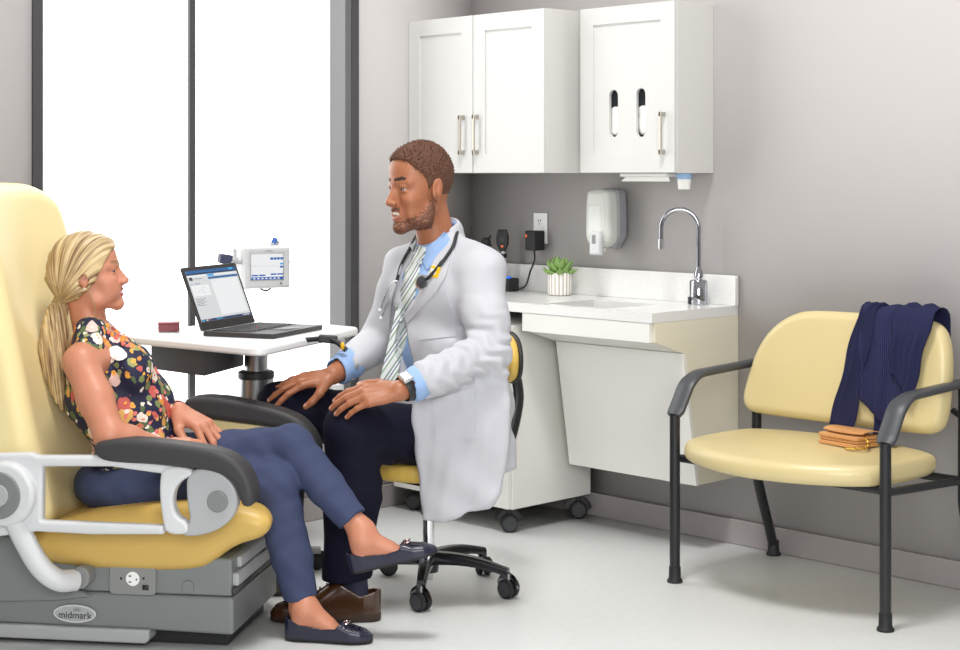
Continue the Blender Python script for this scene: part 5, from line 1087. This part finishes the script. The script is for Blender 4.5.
# ballet flats with a small metal bow
mat('flat_navy', (28, 30, 52), .35, coat=.2); mat('flat_sole', (22, 23, 27), .6); mat('bow_metal', (214, 190, 186), .2, 1.0)
for (hl_, td, upv) in ((heel_r, toe_r, A(0, 0, 1.0)), (heel_l, toe_l, up_l)):
    s = Solid(); fn, lo, hi, axs = foot_shape(hl_, td, upv, .250, FW, FHs, TOP); s.fun(fn, lo, hi, 0, 0)
    W2 = [(a, max(.002, w - .005)) for a, w in FW]; fn2, l2, h2, _ = foot_shape(hl_ + td * .005 + upv * .009, td, upv, .240, W2, [(a, h + .02 if a < .58 else h - .010) for a, h in FHs]); s.fun(fn2, l2, h2, 0, .001, 'sub')
    s.slab([(-.01, -.06), (.26, -.06), (.26, .06), (-.01, .06)], hl_ + upv * .0, axs[0], axs[1], .009, .001, mat=1, mode='paint')
    sh = s.build('shoe', [MATS['flat_navy'], MATS['flat_sole']], wm, h=.0024)
    b = MB(); c = hl_ + td * .176 + upv * .052
    for e in (-1, 1):
        b.tube([W(c + axs[1] * e * (.008 + .009 * math.cos(t)) + axs[0] * .008 * math.sin(t) + upv * (.002 - .004 * abs(math.cos(t)))) for t in np.linspace(0, 2 * math.pi, 13)], .0022, 6, caps=False)
    b.ell(W(c + upv * .002), (.004, .004, .004)); b.build('bow', MATS['bow_metal'], sh, angle=0)
b = MB(); bx_ = nrm(wr_f - el_f); bc = wr_f - bx_ * .012; BB = basis(bx_); b.tube([W(bc + BB[1] * .0295 * math.cos(t) + BB[2] * .0295 * math.sin(t)) for t in np.linspace(0, 2 * math.pi, 25)], .004, 8, caps=False)
b.build('bracelet', mat('bracelet_m', (130, 60, 56), .35), wm, angle=0)
# ------------------------------------------------------------------ the clinician
mn_ = thing('person', 'smiling man in a white lab coat, striped tie and navy trousers on a rolling stool', 'person', W(A(-.16, 5.07, .42)))
F_SB = [MATS[k] for k in ('skin_brown', 'lip_brown', 'teeth', 'brow_dark', 'mouth_dark', 'nail_brown', 'beard')]
MO = P(420, 190, 5.02); mf, mu, msc, msu = nrm(A(-.82, -.57, -.06)), nrm(A(-.03, 0, 1)), 1.05, 1.09
s = Solid(); q, hax = head_ops(s, MO, mf, mu, msc, man=True, smile=1.5, su=msu)
hf_m, hl_m, hu_m = hax
s.cone(q(-.026, 0, -.035), P(437, 243, 5.05), .056, .060, 0, .02)
def beard_fn(p):
    d = p - MO; a, b_, c = d @ hf_m / msc, np.abs(d @ hl_m) / msc, d @ hu_m / msc / msu
    line = np.interp(a, [-.01, .004, .02, .04, .06, .08, .1], [.0, -.012, -.036, -.054, -.064, -.075, -.080])
    ins = (c < line) & (a > -.006) & (c > -.119 + .25 * np.clip(.06 - a, 0, 1))
    mus = (c > -.050) & (c < -.041) & (a > .075) & (b_ < .022)
    lipz = (b_ < .028) & (c > -.078) & (c < -.050) & (a > .06)
    rnd = np.modf(np.abs(np.sin(p @ A(1271.3, 3117.1, 7413.7)) * 43758.5))[0]; dens = np.clip((line - c) / .035 + .18, 0, .93); dens = np.where(a > .055, np.maximum(dens, .85), dens)
    return np.where(((ins & ~lipz) | mus) & (rnd < dens), -1.0, 1.0)
s.fun(beard_fn, MO - .17, MO + .17, 6, 0, 'paint')
m_head = s.eval(.0022).mesh()
shn, eln, wrn = P(482, 275, 4.92), P(489, 352, 4.83), P(399, 391, 4.675)
shf, elf, wrf = P(404, 270, 5.19), P(381, 341, 5.25), P(333, 375, 5.065)
s = Solid()
fm = eln * .5 + wrn * .5; s.cone(shn, eln, .05, .042, 0, .02); s.cone(eln, fm, .042, .041, 0, .02); s.cone(fm, wrn, .041, .0305, 0, .02)
fm = elf * .5 + wrf * .5; s.cone(shf, elf, .05, .042, 0, .02); s.cone(elf, fm, .042, .040, 0, .02); s.cone(fm, wrf, .040, .0305, 0, .02)
s.cone(shn, shf, .06, .06, 0, .03); s.cone(P(438, 240, 5.05), P(438, 262, 5.06), .055, .06, 0, .03)
s.ell(P(444, 330, 5.12), (.09, .07, .16), None, 0, .03); s.ell(P(436, 425, 5.08), (.12, .12, .09), None, 0, .03)
hand_ops(s, wrn, A(-1, -.12, -.10), A(-.12, -.62, .80), -1, 1.10, ((.30, .28, .20), (.32, .30, .2), (.34, .30, .2), (.36, .3, .2)), .03)
hand_ops(s, wrf, A(-1, -.16, -.14), A(-.05, -.38, .92), 1, 1.12, ((.34, .26, .12), (.26, .28, .15), (.22, .28, .15), (.20, .28, .15)), .15, thumb_dir=[(.022, .026, -.006), (.046, .052, -.022), (.070, .060, -.040), (.088, .060, -.052)])
m_arm = s.eval(.0032).mesh()
hpn, knn, ann = P(436, 436, 5.00), P(353, 431, 4.74), P(351, 590, 4.73)
hpf, knf, anf = P(408, 430, 5.19), P(281, 408, 5.10), P(280, 580, 5.03)
s = Solid()
for h_, k_, a_ in ((hpn, knn, ann), (hpf, knf, anf)): s.cone(h_, k_, .07, .055, 0, .02); s.cone(k_, a_, .055, .022, 0, .02)
m_leg = s.eval(.005).mesh()
V, Q, M = join([m_head, m_arm, m_leg]); link_mesh('body', V @ CAMR.T, Q, F_SB, M, mn_, angle=0)
eyes('eye', mn_, q, hax, msc, nrm(A(-.70, -.71, -.06)), MATS['iris_brown'])
# short curly hair
hm = mat('hair_curly', (92, 60, 44), .85, noise=(190, .6))
s = Solid()
s.ell(q(-.010, 0, .042), [msc * x for x in (.1005, .0790, .0925 * msu)], hax, 0, .01); s.ell(q(.040, 0, .064), [msc * x for x in (.051, .061, .052 * msu)], hax, 0, .015)
def man_cut(p):
    d = p - MO; a, b_, c = d @ hf_m / msc, np.abs(d @ hl_m) / msc, d @ hu_m / msc / msu
    line = np.interp(a, [-.12, -.10, -.06, -.030, -.012, .004, .014, .020, .034, .05, .066, .085], [-.030, -.032, -.040, -.030, .030, .012, -.004, .028, .050, .060, .082, .092])
    return (c - line) * .7 * msc
s.fun(man_cut, MO - .2, MO + .2, 0, .004, 'sub')
s.post = lambda p: np.where(((p - MO) @ hu_m) > .045, 1.0, .25) * (.0058 * np.sin(p[..., 0] * 420 + 2 * np.sin(p[..., 2] * 160)) * np.sin(p[..., 1] * 400 + 1.5 * np.sin(p[..., 0] * 190)) * np.sin(p[..., 2] * 430 + p[..., 0] * 60) - .001) * 1.0
s.build('hair', hm, mn_, h=.0022)
# coat and shirt share one torso
TF, TL = nrm(A(-.74, -.67, 0)), nrm(A(.67, -.74, 0)); TU = nrm(A(.02, 0, 1)); tax = np.array([TL, TF, TU])
def torso(s):
    s.ell(P(441, 292, 5.06), (.205, .118, .150), tax, 0, .03)
    s.ell(P(440, 345, 5.08), (.188, .128, .150), tax, 0, .03)
    s.ell(P(437, 400, 5.08), (.190, .140, .120), tax, 0, .03)
    s.cone(P(406, 266, 5.19), P(480, 270, 4.93), .058, .062, 0, .03)
    s.cone(P(441, 243, 5.06), P(478, 266, 4.94), .050, .060, 0, .03); s.cone(P(436, 245, 5.07), P(408, 264, 5.18), .050, .055, 0, .03)
    s.cone(P(438, 243, 5.055), P(440, 262, 5.06), .066, .08, 0, .02)
def rz(pts, d): return [((x - CX) / FOC * d, EYE - (y - HY) / FOC * d) for x, y in pts]
cmat = mat('coat_white', (190, 191, 197), .75, noise=(300, .03), bump=(900, .08))
smat = mat('shirt_blue', (146, 176, 218), .7, bump=(900, .06))
s = Solid(); torso(s)
s.cone(P(441, 233, 5.06), P(438, 250, 5.052), .064, .074, 0, .008); s.slab([(-.2, -.2), (.2, -.2), (.2, .2), (-.2, .2)], P(438, 233, 5.05) + nrm(A(-.52, -.30, 1)) * .062, nrm(A(1, 0, .52)), nrm(A(0, 1, .30)), .06, .001, 0, .002, 'sub'); s.cone(P(436, 222, 5.045), P(439, 256, 5.06), .057, .060, 0, .002, 'sub')
s.post = lambda p: .014 * np.clip((np.hypot(p[..., 0] - P(438, 0, 5.055)[0], p[..., 1] - 5.055) - .070) / .012, 0, 1) + waves(p, [((50, 20, 60), 0, .0012)])
shirt_s = s.eval(.0045)
V1 = s.mesh()
s = Solid(); cw = wrn - eln; s.cone(wrn - cw * .34, wrn - cw * .18, .052, .050, 0, .004); cw2 = wrf - elf; s.cone(wrf - cw2 * .36, wrf - cw2 * .17, .052, .047, 0, .004)
for w_, c_ in ((wrn, cw), (wrf, cw2)): s.cone(w_ - c_ * .20, w_ + c_ * .05, .041, .038, 0, .002, 'sub')
s.post = lambda p: waves(p, [((120, 60, 40), 0, .0018)])
V2 = s.eval(.003).mesh(); V, Q, M = join([V1, V2]); sh_o = link_mesh('shirt', V @ CAMR.T, Q, smat, M, mn_, angle=0)
b = MB()
near_leaf = shirt_s.strip([(445, 232), (436, 240), (427, 247), (419, 253)], [(451, 240), (444, 250), (436, 260), (427, 270)], 6, 12, .0065, dmax=5.05)
b.grid(cw_grid(near_leaf), 0, thick=.003); b.build('collar', smat, sh_o, angle=60); b = MB()
far_leaf = shirt_s.strip([(416, 240), (413, 247), (413, 254)], [(409, 247), (404, 256), (404, 266)], 5, 8, .007, dmax=5.12)
b.grid(cw_grid(far_leaf), 0, thick=.003); b.build('collar', smat, sh_o, angle=60)
tm = mat('tie_stripe', (214, 218, 218), .5)
nt = tm.node_tree; bs = nt.nodes['Principled BSDF']; uvn = nt.nodes.new('ShaderNodeUVMap'); mp = nt.nodes.new('ShaderNodeMapping'); mp.inputs['Rotation'].default_value = (0, 0, math.radians(-38)); wv2 = nt.nodes.new('ShaderNodeTexWave'); wv2.wave_profile = 'SAW'; wv2.inputs['Scale'].default_value = .95
rp = nt.nodes.new('ShaderNodeValToRGB'); rp.color_ramp.interpolation = 'CONSTANT'; cols = [(0, (226, 229, 228)), (.34, (120, 146, 132)), (.46, (226, 229, 228)), (.60, (128, 134, 158)), (.70, (236, 238, 236)), (.86, (150, 176, 150))]
for i, (p_, c_) in enumerate(cols):
    e = rp.color_ramp.elements[i] if i < 2 else rp.color_ramp.elements.new(p_); e.position = p_; e.color = (*lin(c_), 1)
nt.links.new(uvn.outputs[0], mp.inputs[0]); nt.links.new(mp.outputs[0], wv2.inputs['Vector']); nt.links.new(wv2.outputs['Fac'], rp.inputs['Fac']); nt.links.new(rp.outputs['Color'], bs.inputs['Base Color'])
g = shirt_s.strip([(412, 247), (410, 256), (404, 275), (396, 310), (388, 345), (380, 379)], [(424, 251), (420, 262), (417, 282), (411, 312), (404, 345), (396, 381)], 7, 30, .006, dmax=5.1)
b = MB(); b.grid(cw_grid(g), 0, thick=.004)
k_ = shirt_s.strip([(411, 244), (412, 252), (411, 261)], [(425, 247), (424, 255), (420, 264)], 5, 8, .013, dmax=5.1); b.grid(cw_grid(k_), 0, thick=.006)
to = b.build('tie', tm, mn_, angle=60); me = to.data; uv = me.uv_layers.new(name='UVMap'); vi = np.zeros(len(me.loops), np.int32); me.loops.foreach_get('vertex_index', vi)
n1 = 7 * 30; uu = np.zeros((len(me.vertices), 2)); i_ = np.arange(len(me.vertices)); i2 = np.where(i_ < 2 * n1, i_ % n1, 0); uu[:, 0] = (i2 // 30) / 6 * .5; uu[:, 1] = (i2 % 30) / 29 * 2.2; kk = i_ >= 2 * n1; uu[kk, 0] = ((i_[kk] - 2 * n1) % 40) // 8 / 4 * .5; uu[kk, 1] = ((i_[kk] - 2 * n1) % 8) / 7 * .35
uv.data.foreach_set('uv', uu[vi].ravel().astype(np.float32))
# lab coat
s = Solid(); torso(s)
s.cone(shn, shn * .45 + eln * .55, .074, .067, 0, .03); s.cone(shn * .45 + eln * .55, eln, .067, .064, 0, .03); s.cone(eln, wrn - cw * .30, .065, .057, 0, .025)
s.cone(shf, elf, .070, .060, 0, .03); s.cone(elf, wrf - cw2 * .30, .060, .054, 0, .02)
skirt = [(416, 385), (411, 400), (413, 430), (417, 470), (421, 521), (440, 521), (462, 517), (488, 506), (502, 493), (507, 470), (511, 440), (511, 400), (506, 372), (460, 360)]
s.slab(rz(skirt, 4.82), A(0, 4.82, 0), A(1, 0, 0), A(0, 0, 1.0), .026, .016, 0, .03); s.slab(rz([(425, 380), (505, 380), (508, 440), (425, 440)], 4.88), A(0, 4.875, 0), A(1, 0, 0), A(0, 0, 1.0), .05, .03, 0, .03)
s.slab(rz([(476, 380), (503, 362), (511, 410), (515, 445), (517, 469), (508, 474), (495, 480), (480, 482)], 5.0), A(0, 5.0, 0), nrm(A(.95, .25, 0)), A(0, 0, 1.0), .05, .03, 0, .03)
s.ell(P(468, 405, 4.96), (.13, .10, .12), None, 0, .05)
s.slab(rz([(419, 236), (408, 256), (401, 272), (394, 294), (389, 330), (382, 384), (415, 386), (409, 350), (403, 320), (420, 287), (433, 262), (446, 243), (440, 224), (428, 224)], 4.95), A(0, 4.925, 0), A(1, 0, 0), A(0, 0, 1.0), .135, .002, 0, .004, 'sub')
for w_, c_ in ((wrn, cw), (wrf, cw2)): s.cone(w_ - c_ * .345, w_ + c_ * .05, .046, .045, 0, .003, 'sub')
s.cone(P(440, 236, 5.075), P(442, 252, 5.07), .078, .088, 0, .01); s.cone(P(434, 215, 5.045), P(438, 246, 5.05), .067, .064, 0, .004, 'sub')
ea = nrm(eln - shn); ec2 = eln
def coatfold(p):
    g1 = np.exp(-(((p - eln) / A(.09, .12, .10)) ** 2).sum(-1)); g2 = np.exp(-(((p - (eln * .55 + wrn * .45)) / A(.10, .12, .08)) ** 2).sum(-1))
    low = np.clip((P(0, 400, 4.9)[2] - p[..., 2]) / .1, 0, 1)
    r = .0070 * g1 * np.sin(p @ A(60, 20, 120) + 1.6 * np.sin(p @ A(40, 10, -60))) + .0065 * g2 * np.sin(p @ A(110, 10, 70) + 1.5 * np.sin(p @ A(-30, 20, 60)))
    r += low * (.0032 * np.sin(p[..., 0] * 48 + p[..., 2] * 9 + 1.2 * np.sin(p[..., 2] * 8)) + .001 * np.sin(p[..., 0] * 130 - p[..., 2] * 20))
    r += waves(p, [((30, 10, 34), .4, .0030), ((-42, 22, 36), 1.4, .0022)])
    return r
s.post = coatfold
coat_s = s.eval(.0045)
co_ = s.build('lab_coat', cmat, mn_)
b = MB(); lap = coat_s.strip([(437, 259), (424, 281), (413, 300), (405, 319)], [(457, 234), (452, 254), (446, 275), (436, 292), (424, 305), (407, 323)], 9, 18, .006, dmax=5.08); b.grid(cw_grid(lap), 0, thick=.005)
b.build('lapel', cmat, co_, angle=60)
b = MB(); lap = coat_s.strip([(404, 262), (397, 282), (392, 304), (389, 330)], [(409, 250), (398, 262), (388, 285), (383, 304), (386, 330)], 6, 14, .006, dmax=5.2); b.grid(cw_grid(lap), 0, thick=.005); b.build('lapel', cmat, co_, angle=60)
b = MB(); b.grid(cw_grid(coat_s.strip([(419, 294), (420, 318), (418, 340)], [(446, 291), (453, 314), (457, 336)], 10, 10, .0035, dmax=5.0)), 0, thick=.0030); b.build('chest_pocket', cmat, co_, angle=60)
b = MB(); b.grid(cw_grid(coat_s.strip([(432, 400), (434, 422), (436, 443)], [(474, 387), (476, 412), (475, 438)], 12, 10, .0035, dmax=4.95)), 0, thick=.0030); b.build('side_pocket', cmat, co_, angle=60)
# trousers
trm = mat('trouser_navy', (20, 20, 36), .75, bump=(800, .08), spec=.12)
s = Solid()
s.ell(P(428, 430, 5.08), (.16, .15, .115), tax, 0, .03)
s.cone(hpn, knn, .098, .084, 0, .03); s.cone(knn, knn * .6 + ann * .4, .083, .082, 0, .02); s.cone(knn * .6 + ann * .4, P(347, 578, 4.735), .082, .072, 0, .02)
s.cone(hpf, knf, .096, .080, 0, .03); s.cone(knf, knf * .6 + anf * .4, .078, .078, 0, .02); s.cone(knf * .6 + anf * .4, P(279, 570, 5.04), .078, .070, 0, .02)
for c in (P(347, 578, 4.735), P(279, 572, 5.04)): s.slab([(-.12, -.12), (.12, -.12), (.12, .12), (-.12, .12)], c + A(0, 0, -.075), A(1, 0, 0), A(0, 1, 0), .076, .001, k=.002, mode='sub')
def trfold(p):
    tn, tf = hpn * .45 + knn * .55, hpf * .45 + knf * .55
    g1 = np.exp(-(((p - tf) / A(.18, .12, .10)) ** 2).sum(-1)); g2 = np.exp(-(((p - knn - A(.08, .06, -.10)) / .09) ** 2).sum(-1)); g3 = np.exp(-(((p - hpn) / .13) ** 2).sum(-1))
    return .0065 * g1 * np.sin(p @ A(90, -20, 75) + .8 * np.sin(p @ A(20, 10, 40))) + .0060 * g2 * np.sin(p @ A(60, 20, 115)) + .004 * g3 * np.sin(p @ A(80, 30, 60)) + waves(p, [((26, 18, 20), 0, .0022)])
s.post = trfold
s.build('trousers', trm, mn_, h=.0048)
# socks and oxford shoes
mat('sock', (40, 44, 66), .85, bump=(500, .2)); mat('oxford_brown', (64, 38, 20), .22, coat=.4, noise=(30, .3)); mat('sole_brown', (48, 30, 18), .5); mat('lace_brown', (70, 44, 24), .7)
OW = [(0, .006), (.015, .016), (.05, .030), (.15, .036), (.4, .038), (.62, .046), (.76, .048), (.88, .040), (.96, .026), (1, .010)]
OH = [(0, .13), (.05, .15), (.3, .15), (.42, .118), (.55, .088), (.70, .066), (.85, .056), (.95, .046), (1, .026)]
OT = [(0, .088), (.06, .086), (.18, .076), (.28, .096), (.36, .110), (.42, .16), (1, .16)]
for (hx, hd_, td, c_) in (((381 - CX) / FOC * 4.73, 4.73, nrm(A(-1, -.02, 0)), ann), ((304 - CX) / FOC * 5.03, 5.03, nrm(A(-1, -.1, 0)), anf)):
    heel = A(hx, hd_, .002); s = Solid(); fn, lo, hi, axs = foot_shape(heel, td, A(0, 0, 1.0), .322, OW, OH, OT); s.fun(fn, lo, hi, 0, 0)
    fn2, l2, h2, _ = foot_shape(heel + td * .008 + A(0, 0, .02), td, A(0, 0, 1.0), .29, [(a, max(.002, w - .007)) for a, w in OW], [(0, .15), (.05, .17), (.30, .17), (.34, .10), (.45, .07), (.6, .05), (.8, .03), (1, .01)]); s.fun(fn2, l2, h2, 0, .001, 'sub')
    s.slab([(-.012, -.055), (.33, -.055), (.33, .055), (-.012, .055)], heel, axs[0], axs[1], .016, .001, mat=1, mode='paint'); s.slab([(-.012, -.055), (.075, -.055), (.075, .055), (-.012, .055)], heel, axs[0], axs[1], .026, .001, mat=1, mode='paint')
    so_ = s.build('shoe', [MATS['oxford_brown'], MATS['sole_brown']], mn_, h=.003)
    b = MB()
    for j in range(4):
        c = heel + td * (.118 + .020 * j) + A(0, 0, .124 - .0105 * j); b.tube(bez([W(c + axs[1] * -.022 + A(0, 0, -.010)), W(c + A(0, 0, .002)), W(c + axs[1] * .022 + A(0, 0, -.010))], 8), .0022, 6)
    c = heel + td * .118 + A(0, 0, .128)
    for e in (-1, 1): b.tube(bez([W(c), W(c + axs[1] * e * .018 + td * .03 + A(0, 0, .016)), W(c + axs[1] * e * .03 + td * .042 + A(0, 0, .004)), W(c + axs[1] * e * .012 + td * .014 + A(0, 0, .003))], 12), .0018, 6)
    b.build('laces', MATS['lace_brown'], so_, angle=0)
    s = Solid(); s.cone(heel + td * .066 + A(0, 0, .075), heel + td * .078 + A(0, 0, .19), .027, .040, 0, .01); s.cone(heel + td * .07 + A(0, 0, .08), heel + td * .105 + A(0, 0, .085), .026, .024, 0, .02); s.build('sock', MATS['sock'], mn_, h=.004)
# wrist watch
wt = nrm(wrn - eln); wc = wrn - cw * .075; BB = basis(wt, A(0, -.55, .85))
b = MB(); ring_ = [W(wc + BB[1] * .0385 * math.cos(t) + BB[2] * .0350 * math.sin(t)) for t in np.linspace(0, 2 * math.pi, 33)]
b.tube(ring_, .0125, 10, flat=(.25, 1), caps=False, up=W(wt)); wo = b.build('watch_band', MATS['black_plastic'], mn_, angle=40)
fdir = nrm(A(-.15, -.62, .75)); fdir = nrm(fdir - wt * (fdir @ wt)); b = MB(); b.obox(W(wc + fdir * .040), [W(wt), W(np.cross(fdir, wt)), W(fdir)], (.017, .020, .006)); b.build('watch_case', mat('watch_silver', (214, 216, 218), .2, .9), wo, bevel=.004)
b = MB(); b.obox(W(wc + fdir * .0462), [W(wt), W(np.cross(fdir, wt)), W(fdir)], (.0125, .0155, .0008)); b.build('watch_face', MATS['white_plastic'], wo, angle=0)
# stethoscope round the neck
sg = thing('stethoscope', 'black stethoscope hanging round the neck over the white lab coat', 'stethoscope', PW(440, 262, 4.9))
def lay(pts, off, dmax=5.3):
    pts = np.array(pts, float); a = coat_s.front(pts[:, 0], pts[:, 1], off, dmax=dmax, default=9); b_ = shirt_s.front(pts[:, 0], pts[:, 1], off + .008, dmax=dmax, default=9)
    return np.where((a[:, 1] < b_[:, 1])[:, None], a, b_)
nearp = [W(x) for x in lay([(456, 236), (453, 246), (446, 257), (438, 267), (430, 276), (424, 281)], .016, 5.08)]
farp = [W(x) for x in lay([(409, 250), (404, 259), (400, 268), (397, 280)], .014, 5.2)]
back = [PW(458, 228, 5.08), PW(452, 222, 5.14), PW(436, 224, 5.17), PW(418, 234, 5.15)]
b = MB(); b.tube(bez(nearp[::-1] + back + farp, 90), .0052, 10); b.build('tubing', MATS['black_plastic'], sg, angle=0)
cpos = lay([(422, 282)], .020, 5.08)[0]; nv = nrm(A(-.45, -.85, .15)); b = MB(); b.lathe(W(cpos), [(.019, -.006), (.0235, -.004), (.0235, .003), (.020, .0045)], 32, 0, axis=W(nv)); cpo = b.build('chest_piece', MATS['chrome'], sg, angle=40)
b = MB(); b.lathe(W(cpos + nv * .0042), [(.0185, 0), (.017, .002)], 32, 0, axis=W(nv)); b.build('diaphragm', MATS['grey_rubber'], cpo, angle=40)
b = MB(); b.lathe(W(cpos + nv * .006), [(.006, 0), (.005, .004)], 20, 0, axis=W(nv)); b.build('stem_cap', MATS['dark_plastic'], cpo, angle=40)
for pts in ([(397, 280), (393, 290), (388, 302), (381, 318)], [(397, 280), (391, 284), (385, 296), (380, 310)]):
    l3 = [W(x) for x in lay(pts, .016, 5.2)]; b = MB(); b.tube(bez(l3, 16), .0024, 8); tu = b.build('ear_tube', MATS['chrome'], sg, angle=0)
    b = MB(); b.ell(l3[-1], (.006, .006, .006)); b.build('ear_tip', MATS['white_plastic'], tu, angle=0)
bgp = lay([(435, 272)], .010, 5.08)[0]; bg = thing('id_badge', 'small yellow and white badge clipped to the lab coat beside the stethoscope', 'badge', W(bgp))
bu = nrm(A(.15, -.1, 1)); bn = nrm(A(-.5, -.85, .1)); bxv = nrm(np.cross(bu, bn)); b = MB(); b.obox(W(bgp), [W(bxv), W(np.cross(bn, bxv)), W(bn)], (.0165, .0175, .004)); bo = b.build('badge_card', MATS['yellow_mark'], bg, bevel=.003)
b = MB(); b.obox(W(bgp + bn * .0042 + bxv * -.004), [W(bxv), W(np.cross(bn, bxv)), W(bn)], (.009, .009, .0006)); b.build('badge_print', MATS['white_plastic'], bo, angle=0)
cl = lay([(441, 261), (438, 266)], .010, 5.08); b = MB(); b.tube([W(cl[0]), W(cl[1])], .004, 8); b.build('badge_clip', MATS['chrome'], bg, angle=40)
# ------------------------------------------------------------------ camera and light
cam = bpy.data.cameras.new('camera'); co = bpy.data.objects.new('camera', cam); COL.objects.link(co)
cam.sensor_width = 36; cam.lens = FOC / 960 * 36; cam.shift_y = -(325 - HY) / 960; cam.clip_end = 60; cam.clip_start = .05
co.location = (0, 0, EYE); co.rotation_euler = (math.pi / 2, 0, math.atan2(PS, PC)); scene.camera = co
w = bpy.data.worlds.new('world'); scene.world = w; w.use_nodes = True
w.node_tree.nodes['Background'].inputs['Color'].default_value = (1, .99, .985, 1); w.node_tree.nodes['Background'].inputs['Strength'].default_value = .5
def area(name, loc, target, sx, sy, power, color=(1, 1, 1), spread=180):
    l = bpy.data.lights.new(name, 'AREA'); l.shape = 'RECTANGLE'; l.size = sx; l.size_y = sy; l.energy = power; l.color = color; l.spread = math.radians(spread)
    o = bpy.data.objects.new(name, l); COL.objects.link(o); o.location = loc
    o.rotation_euler = (Vector(target) - Vector(loc)).to_track_quat('-Z', 'Y').to_euler(); return o
area('ceiling_key', tuple(W(A(-.1, 3.6, 4.7))), tuple(W(A(.25, 4.75, 0))), .9, .9, 140, (1, .985, .96))
area('room_fill', tuple(W(A(.2, .3, 1.9))), tuple(W(A(0.0, 6.2, 1.05))), 2.2, 1.4, 115)
scene.view_settings.view_transform = 'Standard'; scene.view_settings.look = 'None'; scene.view_settings.gamma = 1; scene.view_settings.exposure = 0
